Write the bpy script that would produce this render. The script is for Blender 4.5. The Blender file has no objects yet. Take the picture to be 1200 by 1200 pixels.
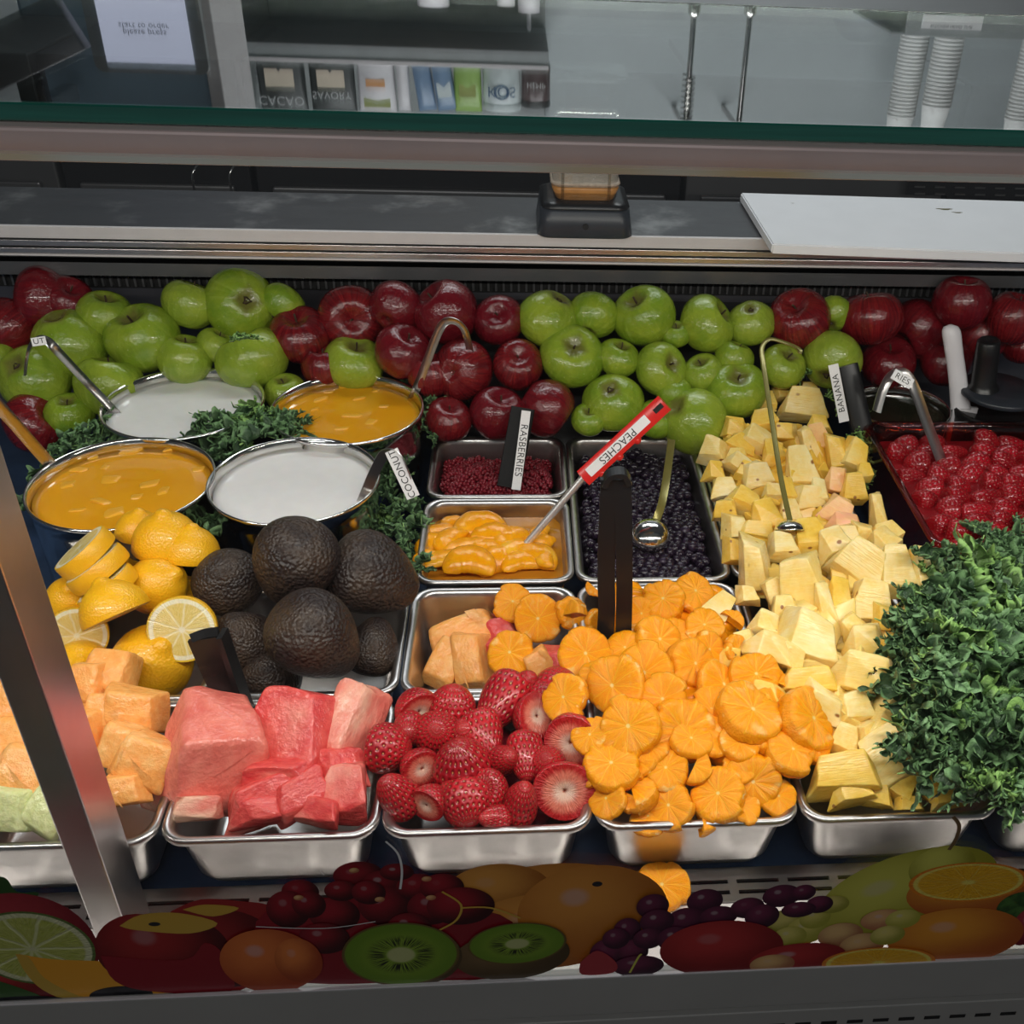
import bpy, bmesh, math, random
from mathutils import Vector, Matrix, noise
R = random.Random(7)
PI = math.pi
sc = bpy.context.scene
COL = sc.collection

# ---------------------------------------------------------------- camera, world, light, exposure
CR = Matrix(((0.9959365519835978, -0.07841434179541772, 0.04428967626675455),
             (-0.006189118193170189, -0.5502252750574984, -0.834993318239069),
             (0.08984475075937093, 0.8313262522552092, -0.5484747788844031)))   # rows: right, down, forward
CP = Vector((0.2953908967543767, -0.5896607796884169, 0.6977001444502683))
CF, CX, CY = 1223.45, 721.52, 600.0
cam_d = bpy.data.cameras.new('camera'); cam = bpy.data.objects.new('camera', cam_d); COL.objects.link(cam)
cam_d.sensor_width = 36; cam_d.lens = 36 * CF / 1200; cam_d.shift_x = (600 - CX) / 1200
cam_d.clip_start = 0.01
RT, UP, BK = CR[0].copy(), -CR[1], -CR[2]
CAMROT = Matrix((RT, UP, BK)).transposed()
cam.matrix_world = Matrix.Translation(CP) @ CAMROT.to_4x4()
sc.camera = cam
sc.view_settings.view_transform = 'Standard'; sc.view_settings.look = 'None'
sc.view_settings.gamma = 1; sc.view_settings.use_curve_mapping = False
sc.view_settings.exposure = 0.0
w = bpy.data.worlds.new('world'); sc.world = w; w.use_nodes = True
w.node_tree.nodes['Background'].inputs[0].default_value = (0.86, 0.92, 1.0, 1)
w.node_tree.nodes['Background'].inputs[1].default_value = 0.10

def area(name, loc, direc, sx, sy, power, col=(1, 1, 1)):
    d = bpy.data.lights.new(name, 'AREA'); d.shape = 'RECTANGLE'; d.size = sx; d.size_y = sy
    d.energy = power; d.color = col
    o = bpy.data.objects.new(name, d); COL.objects.link(o); o.location = loc
    o.rotation_euler = Vector(direc).to_track_quat('-Z', 'Y').to_euler()
    return o
area('case_strip_light', (0.3, -0.074, 0.5545), (0, 0.45, -0.9), 2.0, 0.016, 8.5, (1, 0.94, 0.87))
area('ceiling_light_kitchen', (0.6, 2.0, 2.14), (0, 0.25, -1), 2.4, 0.6, 42, (0.95, 0.98, 1))
area('ceiling_light_customer', (0.2, -1.6, 2.14), (0, 0.3, -1), 2.0, 0.6, 12, (0.98, 0.98, 1))

# ---------------------------------------------------------------- projection helpers (photo pixel -> a point of a real surface)
def ray(px, py):
    return (RT * ((px - CX) / CF) + UP * (-(py - CY) / CF) - BK)
def atz(px, py, z):
    d = ray(px, py); return CP + d * ((z - CP.z) / d.z)
def aty(px, py, y):
    d = ray(px, py); return CP + d * ((y - CP.y) / d.y)
def depth(p): return (p - CP).dot(-BK)
def hit(px, py, F):
    d = ray(px, py); a, b = 0.45, 2.2
    g = lambda t: (CP + d * t).z - F((CP + d * t).x, (CP + d * t).y)
    n = 90; t0 = a
    for i in range(1, n + 1):
        t1 = a + (b - a) * i / n
        if g(t1) < 0:
            for _ in range(18):
                m = (t0 + t1) / 2
                if g(m) < 0: t1 = m
                else: t0 = m
            return CP + d * t1
        t0 = t1
    return CP + d * b
def mir(px, py, y, zg=0.583):
    p = aty(px, py, y); p.z = 2 * zg - p.z; return p
def frame(roll=0, tx=0, ty=0):
    """rotation with local x to the right, y up, z towards the viewer's place, then tilted"""
    return CAMROT @ Matrix.Rotation(ty, 3, 'Y') @ Matrix.Rotation(tx, 3, 'X') @ Matrix.Rotation(roll, 3, 'Z')
def aim(ax, roll=0):
    v = (RT * ax[0] + UP * ax[1] + BK * ax[2]).normalized()
    return v.to_track_quat('Z', 'Y').to_matrix() @ Matrix.Rotation(roll, 3, 'Z')

# ---------------------------------------------------------------- materials
class NB:
    def __init__(s, name):
        s.m = bpy.data.materials.new(name); s.m.use_nodes = True
        s.t = s.m.node_tree; s.b = s.t.nodes['Principled BSDF']; s.out = s.t.nodes['Material Output']
    def n(s, typ, **kw):
        nd = s.t.nodes.new(typ)
        for k, v in kw.items(): setattr(nd, k, v)
        return nd
    def put(s, sock, v):
        if isinstance(v, bpy.types.NodeSocket): s.t.links.new(v, sock)
        elif v is not None:
            if isinstance(v, tuple) and len(v) == 3 and len(sock.default_value) == 4: v = (*v, 1)
            sock.default_value = v
    def M(s, op, a, b=None, c=None, clamp=False):
        nd = s.n('ShaderNodeMath', operation=op, use_clamp=clamp)
        s.put(nd.inputs[0], a)
        if b is not None: s.put(nd.inputs[1], b)
        if c is not None: s.put(nd.inputs[2], c)
        return nd.outputs[0]
    def mix(s, f, a, b):
        nd = s.n('ShaderNodeMix', data_type='RGBA'); s.put(nd.inputs[0], f); s.put(nd.inputs[6], a); s.put(nd.inputs[7], b)
        return nd.outputs[2]
    def ss(s, x, a, b):
        nd = s.n('ShaderNodeMapRange', interpolation_type='SMOOTHSTEP'); s.put(nd.inputs[0], x)
        nd.inputs[1].default_value = a; nd.inputs[2].default_value = b; return nd.outputs[0]
    def obj(s): return s.n('ShaderNodeTexCoord').outputs['Object']
    def uv(s): return s.n('ShaderNodeTexCoord').outputs['UV']
    def xyz(s, v):
        nd = s.n('ShaderNodeSeparateXYZ'); s.put(nd.inputs[0], v); return nd.outputs
    def comb(s, x, y, z):
        nd = s.n('ShaderNodeCombineXYZ')
        for i, v in enumerate((x, y, z)): s.put(nd.inputs[i], v)
        return nd.outputs[0]
    def vscale(s, v, k):
        nd = s.n('ShaderNodeMapping'); s.put(nd.inputs[0], v); nd.inputs['Scale'].default_value = k; return nd.outputs[0]
    def rnd(s): return s.n('ShaderNodeObjectInfo').outputs['Random']
    def noise(s, v, scale, detail=3, rough=0.55, w=None):
        nd = s.n('ShaderNodeTexNoise'); 
        if w is not None: nd.noise_dimensions = '4D'; s.put(nd.inputs['W'], w)
        s.put(nd.inputs['Vector'], v); nd.inputs['Scale'].default_value = scale
        nd.inputs['Detail'].default_value = detail; nd.inputs['Roughness'].default_value = rough
        return nd.outputs[0]
    def vor(s, v, scale, feature='F1', out='Distance'):
        nd = s.n('ShaderNodeTexVoronoi', feature=feature); s.put(nd.inputs['Vector'], v); nd.inputs['Scale'].default_value = scale
        return nd.outputs[out]
    def bump(s, h, strength=0.3, dist=0.001):
        nd = s.n('ShaderNodeBump'); s.put(nd.inputs['Height'], h); nd.inputs['Strength'].default_value = strength
        nd.inputs['Distance'].default_value = dist; s.put(s.b.inputs['Normal'], nd.outputs[0])
    def set(s, **kw):
        names = dict(col='Base Color', rough='Roughness', metal='Metallic', sss='Subsurface Weight', coat='Coat Weight',
                     spec='Specular IOR Level', trans='Transmission Weight', ior='IOR', alpha='Alpha', emit='Emission Color',
                     es='Emission Strength', coatr='Coat Roughness', aniso='Anisotropic')
        for k, v in kw.items(): s.put(s.b.inputs[names[k]], v)
        if kw.get('sss'):
            s.b.inputs['Subsurface Radius'].default_value = (1, .5, .25); s.b.inputs['Subsurface Scale'].default_value = 0.006
        return s
MAT = {}
def plain(name, col, rough=0.5, metal=0, var=0.06, nscale=30, bump=0, **kw):
    b = NB(name); o = b.obj(); n = b.noise(o, nscale, 4)
    c2 = tuple(min(1, c * (1 + 3 * var)) for c in col); c1 = tuple(c * (1 - 3 * var) for c in col)
    b.set(col=b.mix(n, c1, c2), rough=rough, metal=metal, **kw)
    if bump: b.bump(b.noise(o, nscale * 3, 4), bump)
    MAT[name] = b.m; return b.m
plain('steel', (0.52, 0.50, 0.49), 0.30, 1, 0.05, 60, bump=0.05)
plain('steel_shiny', (0.75, 0.74, 0.72), 0.12, 1, 0.03)
plain('rail_reflection_tint', (0.66, 0.53, 0.50), 0.35, 0.25, 0.03)  # pink in the base colour stands in for fruit reflected in the metal rail
plain('steel_light', (0.85, 0.84, 0.83), 0.35, .8, 0.02, 60)
plain('aluminium', (0.62, 0.59, 0.58), 0.30, 1, 0.04, 40)
plain('rail_grey', (0.38, 0.375, 0.35), 0.5, 0.15, 0.03, 12)
plain('white_metal', (0.66, 0.63, 0.63), 0.5, 0.1, 0.03)
plain('blue_deck', (0.035, 0.07, 0.15), 0.25, 0.2, 0.15, 20)
plain('black_gap', (0.008, 0.008, 0.008), 0.8)
plain('case_back', (0.12, 0.12, 0.14), 0.35, 0.5, 0.05)
plain('black_plastic', (0.010, 0.010, 0.011), 0.32, 0, 0.1)
plain('matte_black', (0.010, 0.010, 0.011), 0.6, 0, 0.1, spec=0.2)
plain('dark_plastic', (0.03, 0.035, 0.045), 0.35, 0, 0.1)
plain('white_plastic', (0.75, 0.73, 0.76), 0.35, 0, 0.02, 40)
plain('label_white', (0.82, 0.81, 0.82), 0.45, 0, 0.01)
plain('ink', (0.012, 0.012, 0.014), 0.5, 0, 0)
plain('red_plastic', (0.66, 0.02, 0.018), 0.28, 0, 0.05)
plain('milk', (0.80, 0.78, 0.77), 0.22, 0, 0.02, 60, bump=0.1, sss=0.2)
plain('mango_flesh', (0.88, 0.41, 0.025), 0.3, 0, 0.06, 80, sss=0.2)
plain('stem_brown', (0.05, 0.028, 0.012), 0.7, 0, 0.1)
plain('dark_liquid', (0.02, 0.022, 0.012), 0.08, 0, 0.2)
plain('board_white', (0.86, 0.87, 0.90), 0.6, 0, 0.02, 20)
plain('wall_paint', (0.50, 0.54, 0.55), 0.55, 0, 0.03, 3)
plain('floor_tile', (0.12, 0.10, 0.09), 0.5, 0, 0.1, 5)
plain('ceiling_paint', (0.5, 0.5, 0.5), 0.8, 0, 0.02, 5)
plain('shelf_grey', (0.34, 0.36, 0.36), 0.4, 0.2, 0.05)
plain('appliance_black', (0.02, 0.02, 0.022), 0.3, 0.1, 0.1, 6)
plain('appliance_grey', (0.13, 0.13, 0.135), 0.35, 0.5, 0.05, 6)
plain('paper_cup', (0.80, 0.80, 0.78), 0.6, 0, 0.01)
plain('amber_tape', (0.22, 0.19, 0.05), 0.25, 0.4, 0.1)
plain('smoothie', (0.50, 0.23, 0.06), 0.3, 0, 0.1, 60)
plain('foam', (0.45, 0.36, 0.28), 0.5, 0, 0.15, 200)

def worktop_mat():
    b = NB('worktop_steel'); o = b.obj(); n = b.noise(b.vscale(o, (3, 9, 1)), 3, 5, 0.6)
    st = b.ss(b.noise(o, 7, 5, 0.65), 0.52, 0.72)
    b.set(col=b.mix(st, (0.085, 0.085, 0.09), (0.26, 0.26, 0.26)), rough=b.mix(n, (.32,) * 3, (.55,) * 3), metal=0.75); b.bump(n, 0.05)
    MAT['worktop_steel'] = b.m
worktop_mat()
def glass(name, tint, base=0.0, gloss=0.02, ior=1.5, two=True):
    b = NB(name); b.t.nodes.remove(b.b)
    tr = b.n('ShaderNodeBsdfTransparent'); tr.inputs[0].default_value = (*tint, 1)
    gl = b.n('ShaderNodeBsdfGlossy'); gl.inputs['Roughness'].default_value = gloss
    ge = b.n('ShaderNodeNewGeometry'); dp = b.n('ShaderNodeVectorMath', operation='DOT_PRODUCT')
    b.t.links.new(ge.outputs['Incoming'], dp.inputs[0]); b.t.links.new(ge.outputs['Normal'], dp.inputs[1])
    f0 = ((ior - 1) / (ior + 1)) ** 2
    f = b.M('ADD', b.M('MULTIPLY', b.M('POWER', b.M('SUBTRACT', 1.0, b.M('ABSOLUTE', dp.outputs['Value'])), 5.0), 1 - f0), f0)
    f = b.M('ADD', f, base, clamp=True)
    mx = b.n('ShaderNodeMixShader'); b.put(mx.inputs[0], f); b.t.links.new(tr.outputs[0], mx.inputs[1]); b.t.links.new(gl.outputs[0], mx.inputs[2])
    b.t.links.new(mx.outputs[0], b.out.inputs[0]); MAT[name] = b.m; return b.m
glass('pane_glass', (0.96, 0.975, 0.97))
glass('top_glass', (0.80, 0.87, 0.85), base=0.10)
glass('clear_plastic', (0.86, 0.80, 0.76), base=0.05, gloss=0.06, ior=1.4)
glass('red_juice_plastic', (0.80, 0.22, 0.12), base=0.05, gloss=0.05, ior=1.4)
glass('jar_plastic', (0.82, 0.82, 0.80), base=0.04, gloss=0.05)
def edge_mat():
    b = NB('glass_edge_green'); o = b.obj(); z = b.xyz(o)[2]
    n = b.noise(b.vscale(o, (2, 1, 60)), 3, 3)
    b.set(col=b.mix(n, (0.002, 0.06, 0.045), (0.02, 0.24, 0.17)), rough=0.08, coat=1.0); MAT['glass_edge_green'] = b.m
edge_mat()
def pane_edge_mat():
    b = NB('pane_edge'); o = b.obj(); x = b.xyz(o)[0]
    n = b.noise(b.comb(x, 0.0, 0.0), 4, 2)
    c = b.mix(b.ss(n, 0.38, 0.5), (0.75, 0.42, 0.05), (0.75, 0.76, 0.66)); c = b.mix(b.ss(n, 0.55, 0.68), c, (0.30, 0.42, 0.25))  # bright cream and yellow colour stands in for strip light glowing through the glass edge
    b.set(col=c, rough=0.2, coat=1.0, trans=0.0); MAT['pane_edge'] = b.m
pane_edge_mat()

def apple_mats():
    b = NB('green_apple_skin'); o = b.obj(); X, Y, Z = b.xyz(o)[:3]; r = b.rnd()
    n = b.noise(o, 2.2, 4, 0.6, w=b.M('MULTIPLY', r, 40)); ang = b.M('ARCTAN2', Y, X)
    st = b.noise(b.comb(b.M('MULTIPLY', ang, 3.0), b.M('MULTIPLY', Z, 0.7), 0.0), 2.2, 3)
    c = b.mix(b.ss(n, 0.3, 0.7), (0.15, 0.27, 0.012), (0.29, 0.38, 0.028))
    c = b.mix(b.M('MULTIPLY', b.ss(st, 0.5, 0.8), 0.35), c, (0.45, 0.55, 0.10))
    c = b.mix(b.M('MULTIPLY', r, 0.35), c, (0.40, 0.47, 0.06))
    d = b.ss(b.vor(o, 9.0), 0.10, 0.05); c = b.mix(b.M('MULTIPLY', d, 0.5), c, (0.6, 0.66, 0.3))
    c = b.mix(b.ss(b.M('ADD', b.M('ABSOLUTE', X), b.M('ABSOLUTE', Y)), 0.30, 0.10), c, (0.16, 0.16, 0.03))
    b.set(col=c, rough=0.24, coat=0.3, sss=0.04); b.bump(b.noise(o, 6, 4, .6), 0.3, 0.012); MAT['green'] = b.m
    b = NB('red_apple_skin'); o = b.obj(); X, Y, Z = b.xyz(o)[:3]; r = b.rnd(); ang = b.M('ARCTAN2', Y, X)
    st = b.noise(b.comb(b.M('MULTIPLY', ang, 5.0), b.M('MULTIPLY', Z, 0.8), b.M('MULTIPLY', r, 30)), 2.6, 4, 0.65)
    n = b.noise(o, 1.6, 3, 0.5, w=b.M('MULTIPLY', r, 20))
    c = b.mix(b.ss(st, 0.3, 0.8), (0.10, 0.004, 0.008), (0.27, 0.014, 0.016))
    pale = b.M('MULTIPLY', b.ss(Z, -0.35, -0.95), b.ss(b.M('ADD', n, b.M('MULTIPLY', r, 0.25)), 0.5, 0.75))
    c = b.mix(pale, c, b.mix(st, (0.62, 0.42, 0.12), (0.62, 0.16, 0.06)))
    c = b.mix(b.M('MULTIPLY', b.ss(b.M('FRACT', b.M('MULTIPLY', r, 7.3)), 0.45, 1.0), 0.7), c, (0.13, 0.004, 0.012))
    d = b.ss(b.vor(o, 11.0), 0.08, 0.04); c = b.mix(b.M('MULTIPLY', d, 0.35), c, (0.7, 0.3, 0.2))
    b.set(col=c, rough=0.2, coat=0.3, coatr=.05); b.bump(b.noise(o, 6, 4, .6), 0.3, 0.012); MAT['red'] = b.m
apple_mats()
def avocado_mat():
    b = NB('avocado_skin'); o = b.obj(); r = b.rnd()
    v = b.vor(o, 26, 'SMOOTH_F1'); n = b.noise(o, 3, 4, w=b.M('MULTIPLY', r, 9)); n2 = b.noise(o, 22, 4)
    c = b.mix(b.ss(n, 0.35, 0.7), (0.020, 0.012, 0.011), (0.055, 0.034, 0.022)); c = b.mix(b.ss(n2, 0.62, 0.8), c, (0.12, 0.085, 0.06))
    b.set(col=c, rough=0.46, spec=0.5); b.bump(b.M('ADD', b.M('MULTIPLY', v, -1.0), b.M('MULTIPLY', n2, 0.5)), 0.32, 0.025); MAT['avocado'] = b.m
avocado_mat()
def rind_mat(name, c1, c2, sc_=28, rough=0.35):
    b = NB(name); o = b.obj(); n = b.noise(o, 2.5, 3); v = b.vor(o, sc_)
    b.set(col=b.mix(n, c1, c2), rough=rough, coat=0.2, sss=0.1); b.bump(v, 0.16, 0.015); MAT[name] = b.m
rind_mat('lemon_rind', (0.86, 0.40, 0.006), (0.93, 0.52, 0.012))
def radial(name, nseg, pulp1, pulp2, memb, rind, pith, rp=0.86, rr=0.95, core=0.09, corec=None, mw=0.07, sss=0.15, wet=0.25, jitter=0.35, patch=None):
    """cut citrus face in object space: unit circle in local xy"""
    b = NB(name); o = b.obj(); X, Y, Z = b.xyz(o)[:3]
    rad = b.M('SQRT', b.M('ADD', b.M('MULTIPLY', X, X), b.M('MULTIPLY', Y, Y))); ang = b.M('ARCTAN2', Y, X)
    r = b.rnd(); nz = b.noise(o, 2.0, 2, w=b.M('MULTIPLY', r, 10))
    a = b.M('ADD', b.M('MULTIPLY', ang, nseg / (2 * PI)), b.M('MULTIPLY', nz, jitter))
    f = b.M('ABSOLUTE', b.M('SUBTRACT', b.M('FRACT', a), 0.5))           # 0.5 at membranes
    dm = b.M('MULTIPLY', b.M('SUBTRACT', 0.5, f), rad)
    pn = b.noise(b.comb(b.M('MULTIPLY', ang, 7.0), b.M('MULTIPLY', rad, 2.2), r), 3.2, 4, 0.6)
    c = b.mix(b.ss(pn, 0.3, 0.72), pulp1, pulp2)
    c = b.mix(b.ss(dm, mw, mw * 0.3), c, memb)
    c = b.mix(b.ss(rad, rp - 0.03, rp + 0.02), c, pith); c = b.mix(b.ss(rad, rr - 0.02, rr + 0.01), c, rind)
    c = b.mix(b.ss(rad, core * 1.3, core * 0.6), c, corec or pith)
    if patch: c = b.mix(b.M('MULTIPLY', b.M('MULTIPLY', b.ss(b.noise(o, 1.7, 3, w=b.M('MULTIPLY', r, 31)), .58, .70), b.ss(rad, .35, .85)), .75), c, patch)
    b.set(col=c, rough=wet, sss=sss); b.bump(b.M('ADD', pn, b.M('MULTIPLY', b.ss(dm, 0, mw), 0.4)), 0.35, 0.02)
    MAT[name] = b.m; return b.m
radial('lemon_face', 9, (0.76, 0.56, 0.13), (0.86, 0.68, 0.26), (0.90, 0.76, 0.40), (0.85, 0.55, 0.04), (0.92, 0.86, 0.62), 0.80, 0.93, 0.09)
radial('orange_face', 10, (0.98, 0.30, 0.0), (1.0, 0.42, 0.0), (1.0, 0.47, 0.02), (0.98, 0.38, 0.01), (0.98, 0.42, 0.03), 0.93, 0.98, 0.06, (0.95, 0.66, 0.25), 0.035, 0.12, 0.3, 0.5, patch=(0.96, 0.66, 0.25))
def orange_side():
    b = NB('orange_flesh'); o = b.obj(); n = b.noise(o, 5, 4); p = b.ss(b.noise(o, 2.3, 3, w=b.M('MULTIPLY', b.rnd(), 9)), 0.60, 0.72)
    c = b.mix(n, (0.95, 0.28, 0.0), (1.0, 0.41, 0.004)); c = b.mix(b.M('MULTIPLY', p, 0.7), c, (0.95, 0.78, 0.42))
    b.set(col=c, rough=0.25, sss=0.2); b.bump(b.noise(o, 18, 3), 0.4, 0.02); MAT['orange_flesh'] = b.m
orange_side()
def flesh(name, c1, c2, c3, sc1=1.6, t=(0.55, 0.75), stripes=None, spots=None, rough=0.25, sss=0.2, bump=0.2):
    b = NB(name); o = b.obj(); r = b.rnd(); W = b.M('MULTIPLY', r, 37)
    n = b.noise(o, sc1, 4, 0.55, w=W); n2 = b.noise(o, sc1 * 5, 4, 0.6)
    c = b.mix(b.ss(n2, 0.25, 0.75), c1, c2); c = b.mix(b.ss(n, *t), c, c3)
    if stripes:
        s_ = b.noise(b.vscale(o, (2.0, 16, 2.0)), 1.6, 3, 0.5, w=W); c = b.mix(b.M('MULTIPLY', b.ss(s_, 0.45, 0.7), 0.35), c, stripes)
        n2 = s_
    if spots:
        v = b.vor(b.comb(*[b.M('ADD', q, W) for q in b.xyz(o)[:3]]), 1.5); c = b.mix(b.ss(v, 0.13, 0.07), c, spots)
    b.set(col=c, rough=rough, sss=sss); b.bump(n2, bump * (.5 if stripes else 1), 0.03); MAT[name] = b.m
flesh('watermelon', (0.68, 0.14, 0.11), (0.80, 0.24, 0.18), (0.87, 0.56, 0.40), 0.9, (0.45, 0.68), sss=.08)
flesh('watermelon_deep', (0.62, 0.045, 0.05), (0.76, 0.11, 0.09), (0.85, 0.34, 0.26), 0.9, (0.5, 0.75), sss=.08)
flesh('cantaloupe', (0.91, 0.36, 0.08), (0.95, 0.47, 0.14), (0.95, 0.58, 0.24), 1.2, (0.55, 0.8))
flesh('honeydew', (0.62, 0.66, 0.28), (0.76, 0.78, 0.42), (0.88, 0.84, 0.62), 1.0)
flesh('pineapple_pale', (0.90, 0.60, 0.14), (0.94, 0.72, 0.27), (0.96, 0.81, 0.44), 1.1, (0.42, 0.7), stripes=(0.95, 0.68, 0.16), spots=(0.30, 0.12, 0.03))
flesh('pineapple_deep', (0.86, 0.52, 0.06), (0.93, 0.64, 0.12), (0.95, 0.74, 0.28), 1.1, (0.45, 0.75), stripes=(0.92, 0.55, 0.06), spots=(0.35, 0.15, 0.04))
flesh('pineapple_pink', (0.92, 0.50, 0.22), (0.95, 0.60, 0.25), (0.93, 0.42, 0.28), 1.1, (0.45, 0.7), stripes=(0.95, 0.66, 0.25))
flesh('peach_flesh', (0.93, 0.33, 0.002), (0.98, 0.42, 0.006), (1.0, 0.50, 0.03), 1.4, rough=0.15, bump=0.1, sss=0.1)
flesh('raspberry', (0.12, 0.003, 0.008), (0.27, 0.008, 0.022), (0.36, 0.03, 0.06), 2.0, rough=0.3)
flesh('blueberry', (0.008, 0.004, 0.011), (0.022, 0.011, 0.028), (0.040, 0.024, 0.052), 1.2, rough=0.25, sss=0, bump=0.12)
def strawberry_mat(name, c1, c2, seed=(0.62, 0.30, 0.10), wet=0.22):
    b = NB(name); u, v, _ = b.xyz(b.uv())[:3]
    vv = b.M('MULTIPLY', v, 13.0); row = b.M('FLOOR', vv)
    uu = b.M('ADD', b.M('MULTIPLY', u, 22.0), b.M('MULTIPLY', row, 0.5))
    dx = b.M('SUBTRACT', b.M('FRACT', uu), 0.5); dy = b.M('SUBTRACT', b.M('FRACT', vv), 0.5)
    dd = b.M('SQRT', b.M('ADD', b.M('MULTIPLY', dx, dx), b.M('MULTIPLY', dy, b.M('MULTIPLY', dy, 0.7))))
    n = b.noise(b.obj(), 1.8, 3, w=b.M('MULTIPLY', b.rnd(), 9))
    c = b.mix(b.ss(n, 0.3, 0.7), c1, c2); c = b.mix(b.ss(dd, 0.34, 0.14), c, tuple(q * 0.5 for q in c1)); c = b.mix(b.ss(dd, 0.14, 0.07), c, seed)
    b.set(col=c, rough=wet + .08, coat=0.15, sss=0.05); b.bump(b.ss(dd, 0.05, 0.4), 0.35, 0.03); MAT[name] = b.m
strawberry_mat('strawberry_skin', (0.34, 0.005, 0.014), (0.54, 0.014, 0.022))
strawberry_mat('macerated_skin', (0.24, 0.002, 0.006), (0.42, 0.005, 0.014), seed=(0.75, 0.12, 0.08), wet=0.12)
def straw_face():
    b = NB('strawberry_face'); o = b.obj(); X, Y, Z = b.xyz(o)[:3]
    rad = b.M('SQRT', b.M('ADD', b.M('MULTIPLY', X, X), b.M('MULTIPLY', Y, Y))); ang = b.M('ARCTAN2', Y, X)
    n = b.noise(b.comb(b.M('MULTIPLY', ang, 5.0), b.M('MULTIPLY', rad, 1.5), b.rnd()), 2.4, 3)
    k = b.M('ADD', rad, b.M('MULTIPLY', n, 0.22))
    c = b.mix(b.ss(k, 0.30, 0.62), (0.92, 0.62, 0.48), (0.80, 0.22, 0.15)); c = b.mix(b.ss(k, 0.66, 0.95), c, (0.50, 0.015, 0.018))
    c = b.mix(b.ss(k, 0.20, 0.14), c, (0.40, 0.06, 0.03))
    b.set(col=c, rough=0.25, sss=0.15); b.bump(n, 0.4, 0.03); MAT['strawberry_face'] = b.m
straw_face()
def kale_mat(name, dark, light, rib):
    b = NB(name); u, v, _ = b.xyz(b.uv())[:3]; o = b.obj(); r = b.rnd()
    n = b.noise(o, 6, 4, w=b.M('MULTIPLY', r, 12)); e = b.M('ABSOLUTE', b.M('SUBTRACT', v, 0.5))
    c = b.mix(b.ss(n, 0.3, 0.75), dark, light)
    c = b.mix(b.M('MULTIPLY', b.ss(e, 0.42, 0.47), 0.85), c, tuple(min(1, q * 2.8) for q in light))
    vein = b.M('ABSOLUTE', b.M('SUBTRACT', b.M('FRACT', b.M('ADD', b.M('MULTIPLY', u, 9.0), b.M('MULTIPLY', e, -3.0))), 0.5))
    c = b.mix(b.M('MULTIPLY', b.ss(vein, 0.05, 0.02), 0.15), c, rib); c = b.mix(b.M('MULTIPLY', b.ss(e, 0.03, 0.015), .6), c, rib)
    b.set(col=c, rough=0.42, spec=0.45); b.bump(b.noise(o, 40, 3), 0.3, 0.01); MAT[name] = b.m
kale_mat('kale', (0.022, 0.058, 0.024), (0.070, 0.130, 0.055), (0.22, 0.34, 0.20))
kale_mat('kale_light', (0.04, 0.10, 0.02), (0.12, 0.21, 0.06), (0.30, 0.42, 0.2))
def mango_liquid():
    b = NB('mango_liquid'); o = b.obj(); n = b.noise(o, 18, 4)
    b.set(col=b.mix(n, (0.76, 0.31, 0.006), (0.86, 0.41, 0.014)), rough=0.10, sss=0.3, coat=0.4); b.bump(n, 0.1, 0.002); MAT['mango_liquid'] = b.m
mango_liquid()

# ---------------------------------------------------------------- mesh helpers
def mk(name, vs, fs, mat, smooth=True, uvs=None):
    me = bpy.data.meshes.new(name); me.from_pydata([tuple(v) for v in vs], [], fs)
    for m in (mat if isinstance(mat, (list, tuple)) else [mat]): me.materials.append(MAT[m])
    if uvs:
        l = me.uv_layers.new(name='UVMap')
        for p in me.polygons:
            for li in p.loop_indices: l.data[li].uv = uvs[me.loops[li].vertex_index]
    if smooth: me.shade_smooth()
    me.update(); return me
def bm_mesh(name, bm, mat, smooth=False):
    me = bpy.data.meshes.new(name); bmesh.ops.recalc_face_normals(bm, faces=bm.faces); bm.to_mesh(me); bm.free()
    for m in (mat if isinstance(mat, (list, tuple)) else [mat]): me.materials.append(MAT[m])
    if smooth: me.shade_smooth()
    return me
def ob(name, me, parent=None, loc=None, rot=None, scale=None):
    o = bpy.data.objects.new(name, me); COL.objects.link(o)
    if rot is not None or loc is not None or scale is not None:
        M_ = (rot.to_4x4() if rot is not None else Matrix.Identity(4))
        if scale is not None: M_ = M_ @ Matrix.Diagonal((*scale, 1)) if hasattr(scale, '__len__') else M_ @ Matrix.Scale(scale, 4)
        M_.translation = loc if loc is not None else (0, 0, 0)
        o.matrix_basis = M_
    if parent: o.parent = parent
    return o
def tag(o, label=None, cat=None, group=None, kind=None):
    if label: o['label'] = label
    if cat: o['category'] = cat
    if group: o['group'] = group
    if kind: o['kind'] = kind
    return o
def thing(name, label, cat, loc=(0, 0, 0), rot=None, scale=None, group=None):
    return tag(ob(name, None, None, Vector(loc), rot, scale), label, cat, group)
def lathe(prof, n=32, squash=None):
    vs, fs, uvs = [], [], []; m = len(prof)
    for j in range(n):
        a = 2 * PI * j / n
        for i, (r, z) in enumerate(prof):
            k = squash(a, i / (m - 1)) if squash else 1
            vs.append((r * k * math.cos(a), r * k * math.sin(a), z)); uvs.append((min(j, n) / n, i / (m - 1)))
    for j in range(n):
        q = (j + 1) % n
        for i in range(m - 1): fs.append((j * m + i, q * m + i, q * m + i + 1, j * m + i + 1))
    return vs, fs, uvs
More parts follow.
